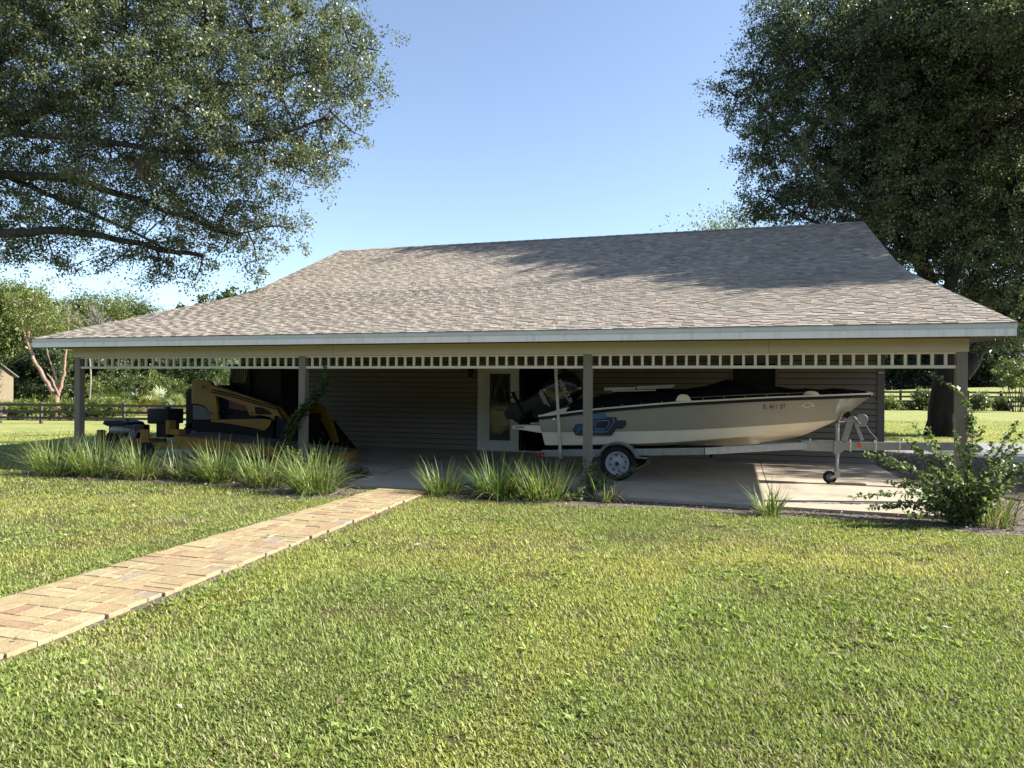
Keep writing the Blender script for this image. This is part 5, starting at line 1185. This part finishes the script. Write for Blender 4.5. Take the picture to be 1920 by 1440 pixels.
# palmettos
def palmetto(u, v, D, s, cols, seed, label):
    p = W(u, v, D); g = np.array([p[0], p[1], float(ground_z(p[0], p[1]))]); r = np.random.default_rng(seed); root = empty('palmetto', g, label, 'palm', 'palmettos at the edge of the wood')
    Vs, Fs, Cs, off = [], [], [], 0; st = MB()
    for k in range(34):
        a = r.uniform(0, 6.28); el = r.uniform(.2, 1.3); ln = s * r.uniform(.6, 1.1); c = g + np.array([math.cos(a) * math.cos(el), math.sin(a) * math.cos(el), math.sin(el)]) * ln + np.array([0, 0, .2 * s])
        st.tube([g, (g + c) / 2 + np.array([0, 0, .1 * s]), c], [.025, .02, .012], 4, cap=False)
        out = (c - g) / np.linalg.norm(c - g); n = 16; th = np.linspace(-1.5, 1.5, n); sd = np.cross(out, [0, 0, 1.]); sd /= np.linalg.norm(sd); up = np.cross(sd, out)
        Dv = out[None] * np.cos(th)[:, None] + sd[None] * np.sin(th)[:, None] - np.array([[0, 0, .25]]) + r.normal(0, .05, (n, 3))
        L = np.full(n, s * .62) * r.uniform(.8, 1.1, n); V, F = leaf_geo(np.repeat(c[None], n, 0), Dv, np.repeat(up[None], n, 0), L, L * .09, .1)
        Vs.append(V); Fs.append(F + off); off += len(V); cc = np.array(cols[r.integers(len(cols))]) * r.uniform(.7, 1.2); Cs.append(np.repeat(cc[None], n, 0))
    np_mesh('fronds', np.concatenate(Vs), np.concatenate(Fs), np.concatenate(Cs), M['leaf'], root); st.build('stalks', M['redbark'], root)
PY = [(.15, .19, .045), (.18, .21, .055), (.11, .15, .038)]; PD = [(.10, .14, .04), (.14, .18, .05), (.07, .1, .035)]; PO = [(.22, .20, .05), (.19, .19, .05)]
for i, (u, D, s, c, lab) in enumerate(((185, 52, 1.25, PY, 'bright palmetto nearest the left corner post'), (205, 55, 1.5, PY, 'bright palmetto second along from the corner post'), (232, 54, 1.4, PD, 'dull green palmetto in the middle of the row'), (262, 56, 1.5, PD, 'dull green palmetto with a dark arching frond'), (284, 54, 1.35, PO, 'orange tinged palmetto in the row'), (306, 57, 1.7, PY, 'tall bright palmetto behind the orange one'), (332, 55, 1.3, PY, 'bright palmetto just left of the loader'), (222, 60, 1.9, PD, 'tall dull palmetto at the back of the row'))):
    palmetto(u, 750, D, s * .78, c, 70 + i, lab)
for i, (u, v, D, r_, c, lab) in enumerate(((170, 728, 60, 1.0, YEL, 'leafy yellow green bush behind the nearest palmetto'), (248, 724, 60, 1.1, FAR, 'leafy bush between the dull palmettos'), (295, 722, 61, 1.1, YEL, 'leafy yellow green bush behind the tall bright palmetto'), (345, 722, 59, 1.2, YEL, 'leafy bush beside the rear of the loader'), (215, 716, 62, 1.2, FAR, 'tall leafy bush behind the middle palmettos'), (440, 690, 60, 2.2, FAR, 'leafy bush mostly hidden behind the loader cab'))):
    foliage_thing('wild_shrub', lab, 'shrub', [B(u, v, D, r_), B(u - r_ * 12, v + 10, D, r_ * .8), B(u + r_ * 12, v + 10, D, r_ * .8)], 110, 55, .14, .42, c, 250 + i, gnd(u, D), group='bushes at the edge of the wood')
# dark broadleaf tree by the house corner
g = gnd(385, 29); tree('magnolia', 'dark broad leaved tree showing below the eave and as a bright tip over the roof', g, .12, [], [B(365, 690, 29, .75), B(400, 650, 29, 1.0), B(395, 600, 29, .9), B(435, 560, 29.5, .55), B(420, 590, 29, .7), B(350, 705, 28.5, .45)], 130, 60, .17, .35, [(.05, .09, .025), (.075, .13, .03), (.035, .06, .02)], 62, fork=W(390, 720, 29), twig=.02, aspect=.42)

# ---- far right: fence, shrubs, wood
ra, rb = W(1560, 745, 53)[:2], W(2060, 745, 55)[:2]
rail_fence('board_fence', 'dark four board fence overgrown with shrubs beyond the right lawn', ra, rb, 8, 1.4, (.3, .64, .98, 1.32), M['fenceshade'])
def rshrub(u, v, D, r_, cols, seed, label, n_cl=70):
    g = gnd(u, D); bl = [B(u, v, D, r_), B(u - r_ * 9, v + 6, D, r_ * .8), B(u + r_ * 9, v + 5, D, r_ * .8)]
    foliage_thing('wild_shrub', label, 'shrub', bl, n_cl, 50, .15, .4, cols, seed, g, group='shrubs along the right fence')
for i, a in enumerate(((1668, 754, 52.5, .5, YEL, 'yellow green shrub against the fence right beside the house corner trim', 40), (1733, 746, 52.5, .75, FAR, 'taller shrub on the fence just left of the oak trunk', 60), (1838, 750, 52.5, .65, FAR, 'shrub on the fence just right of the corner post', 50), (1905, 702, 50, 1.2, YEL, 'large sunny shrub above the fence at the right edge', 90), (1880, 756, 52.5, .5, FAR, 'low shrub under the large sunny one', 40), (1935, 750, 52, .7, YEL, 'shrub at the fence cut by the right edge', 50), (1703, 762, 52.7, .25, FAR, 'smallest low shrub at the fence between the house and the oak', 30))):
    rshrub(*a[:5], 200 + i, a[5], n_cl=a[6])
DRK = [(.028, .042, .026), (.038, .054, .03), (.05, .066, .034)]
for i, (u, D, top, wid, c, lab) in enumerate(((1690, 105, 560, 75, DRK, 'dark far tree seen between the house wall and the oak trunk'), (1760, 110, 540, 80, DRK, 'dark far tree directly behind the oak trunk'), (1840, 100, 560, 70, DRK, 'dark far tree just right of the corner post'), (1905, 108, 545, 80, DRK, 'dark far tree behind the large sunny shrub'), (1620, 112, 560, 70, DRK, 'dark far tree hidden behind the house end'), (1980, 104, 540, 80, DRK, 'dark far tree past the right edge'))):
    fartree(u, D, top, wid, c, 300 + i, lab, n_cl=420, per=60, leaf=.42, low=724)
fartree(1358, 80, 392, 62, YEL, 320, 'light green treetop just above the ridge left of the big oak', low=735, leaf=.3, n_cl=520)

# the wood that stands behind the photographer: it closes off the low sky that the carport faces
rr = np.random.default_rng(55); wb_ = []
for k in range(34):
    t = k / 33; x_ = -34 + 92 * t; y_ = -27 - 4 * rr.random() + 6 * abs(t - .5); h_ = rr.uniform(3.2, 4.8)
    wb_ += [(x_, y_, h_ * .45, 3.2, 2.5, h_ * .5), (x_ + rr.uniform(-1, 1), y_ - 1.5, h_ * 1.15, 2.8, 2.2, h_ * .5)]
cen, P, D, Nn, L, C, asp = crown(wb_, 2600, 34, .75, 1.3, FAR, 56, .1, .8, .7)
P[:, 2] = np.maximum(P[:, 2], .1); V, F = leaf_geo(P, D, Nn, L, L * asp)
tag(np_mesh('wood', V, F, C, M['leaf']), 'wood standing behind the photographer', 'wood', kind='stuff')
# ------------------------------------------------------------------ light, sky, camera
SUN = Vector((.76, .21, .562)).normalized()
sl = bpy.data.lights.new('sun', 'SUN'); sl.energy = 4.5; sl.angle = R(.53); sl.color = (1, .965, .90)
so = bpy.data.objects.new('sun', sl); COL.objects.link(so); so.rotation_euler = SUN.to_track_quat('Z', 'Y').to_euler(); so.location = (30, 10, 30)
w = bpy.data.worlds.new('World'); SC.world = w; w.use_nodes = True; nt = w.node_tree
sky = nt.nodes.new('ShaderNodeTexSky'); sky.sky_type = 'NISHITA'; sky.sun_disc = False; sky.sun_elevation = math.asin(SUN.z); sky.sun_rotation = math.atan2(SUN.x, SUN.y)
sky.air_density = 1.0; sky.dust_density = .4; sky.ozone_density = 4.0; sky.altitude = 0
bg = nt.nodes['Background']; bg.inputs['Strength'].default_value = .078; hsv = nt.nodes.new('ShaderNodeHueSaturation'); hsv.inputs['Saturation'].default_value = .86
nt.links.new(sky.outputs[0], hsv.inputs['Color']); nt.links.new(hsv.outputs[0], bg.inputs['Color'])
cam = bpy.data.cameras.new('camera'); co = bpy.data.objects.new('camera', cam); COL.objects.link(co); SC.camera = co
cam.sensor_width = 36; cam.sensor_fit = 'HORIZONTAL'; cam.lens = FPX / 1920 * 36; cam.clip_end = 3000; cam.clip_start = .05
co.matrix_world = Matrix.Translation(Vector(CAM)) @ Matrix.Rotation(-YAW, 4, 'Z') @ Matrix.Rotation(R(90) + PIT, 4, 'X') @ Matrix.Rotation(ROL, 4, 'Z')
SC.view_settings.view_transform = 'Standard'; SC.view_settings.look = 'None'; SC.view_settings.exposure = 1.75; SC.view_settings.gamma = 1
SC.cycles.max_bounces = 8; SC.cycles.diffuse_bounces = 4
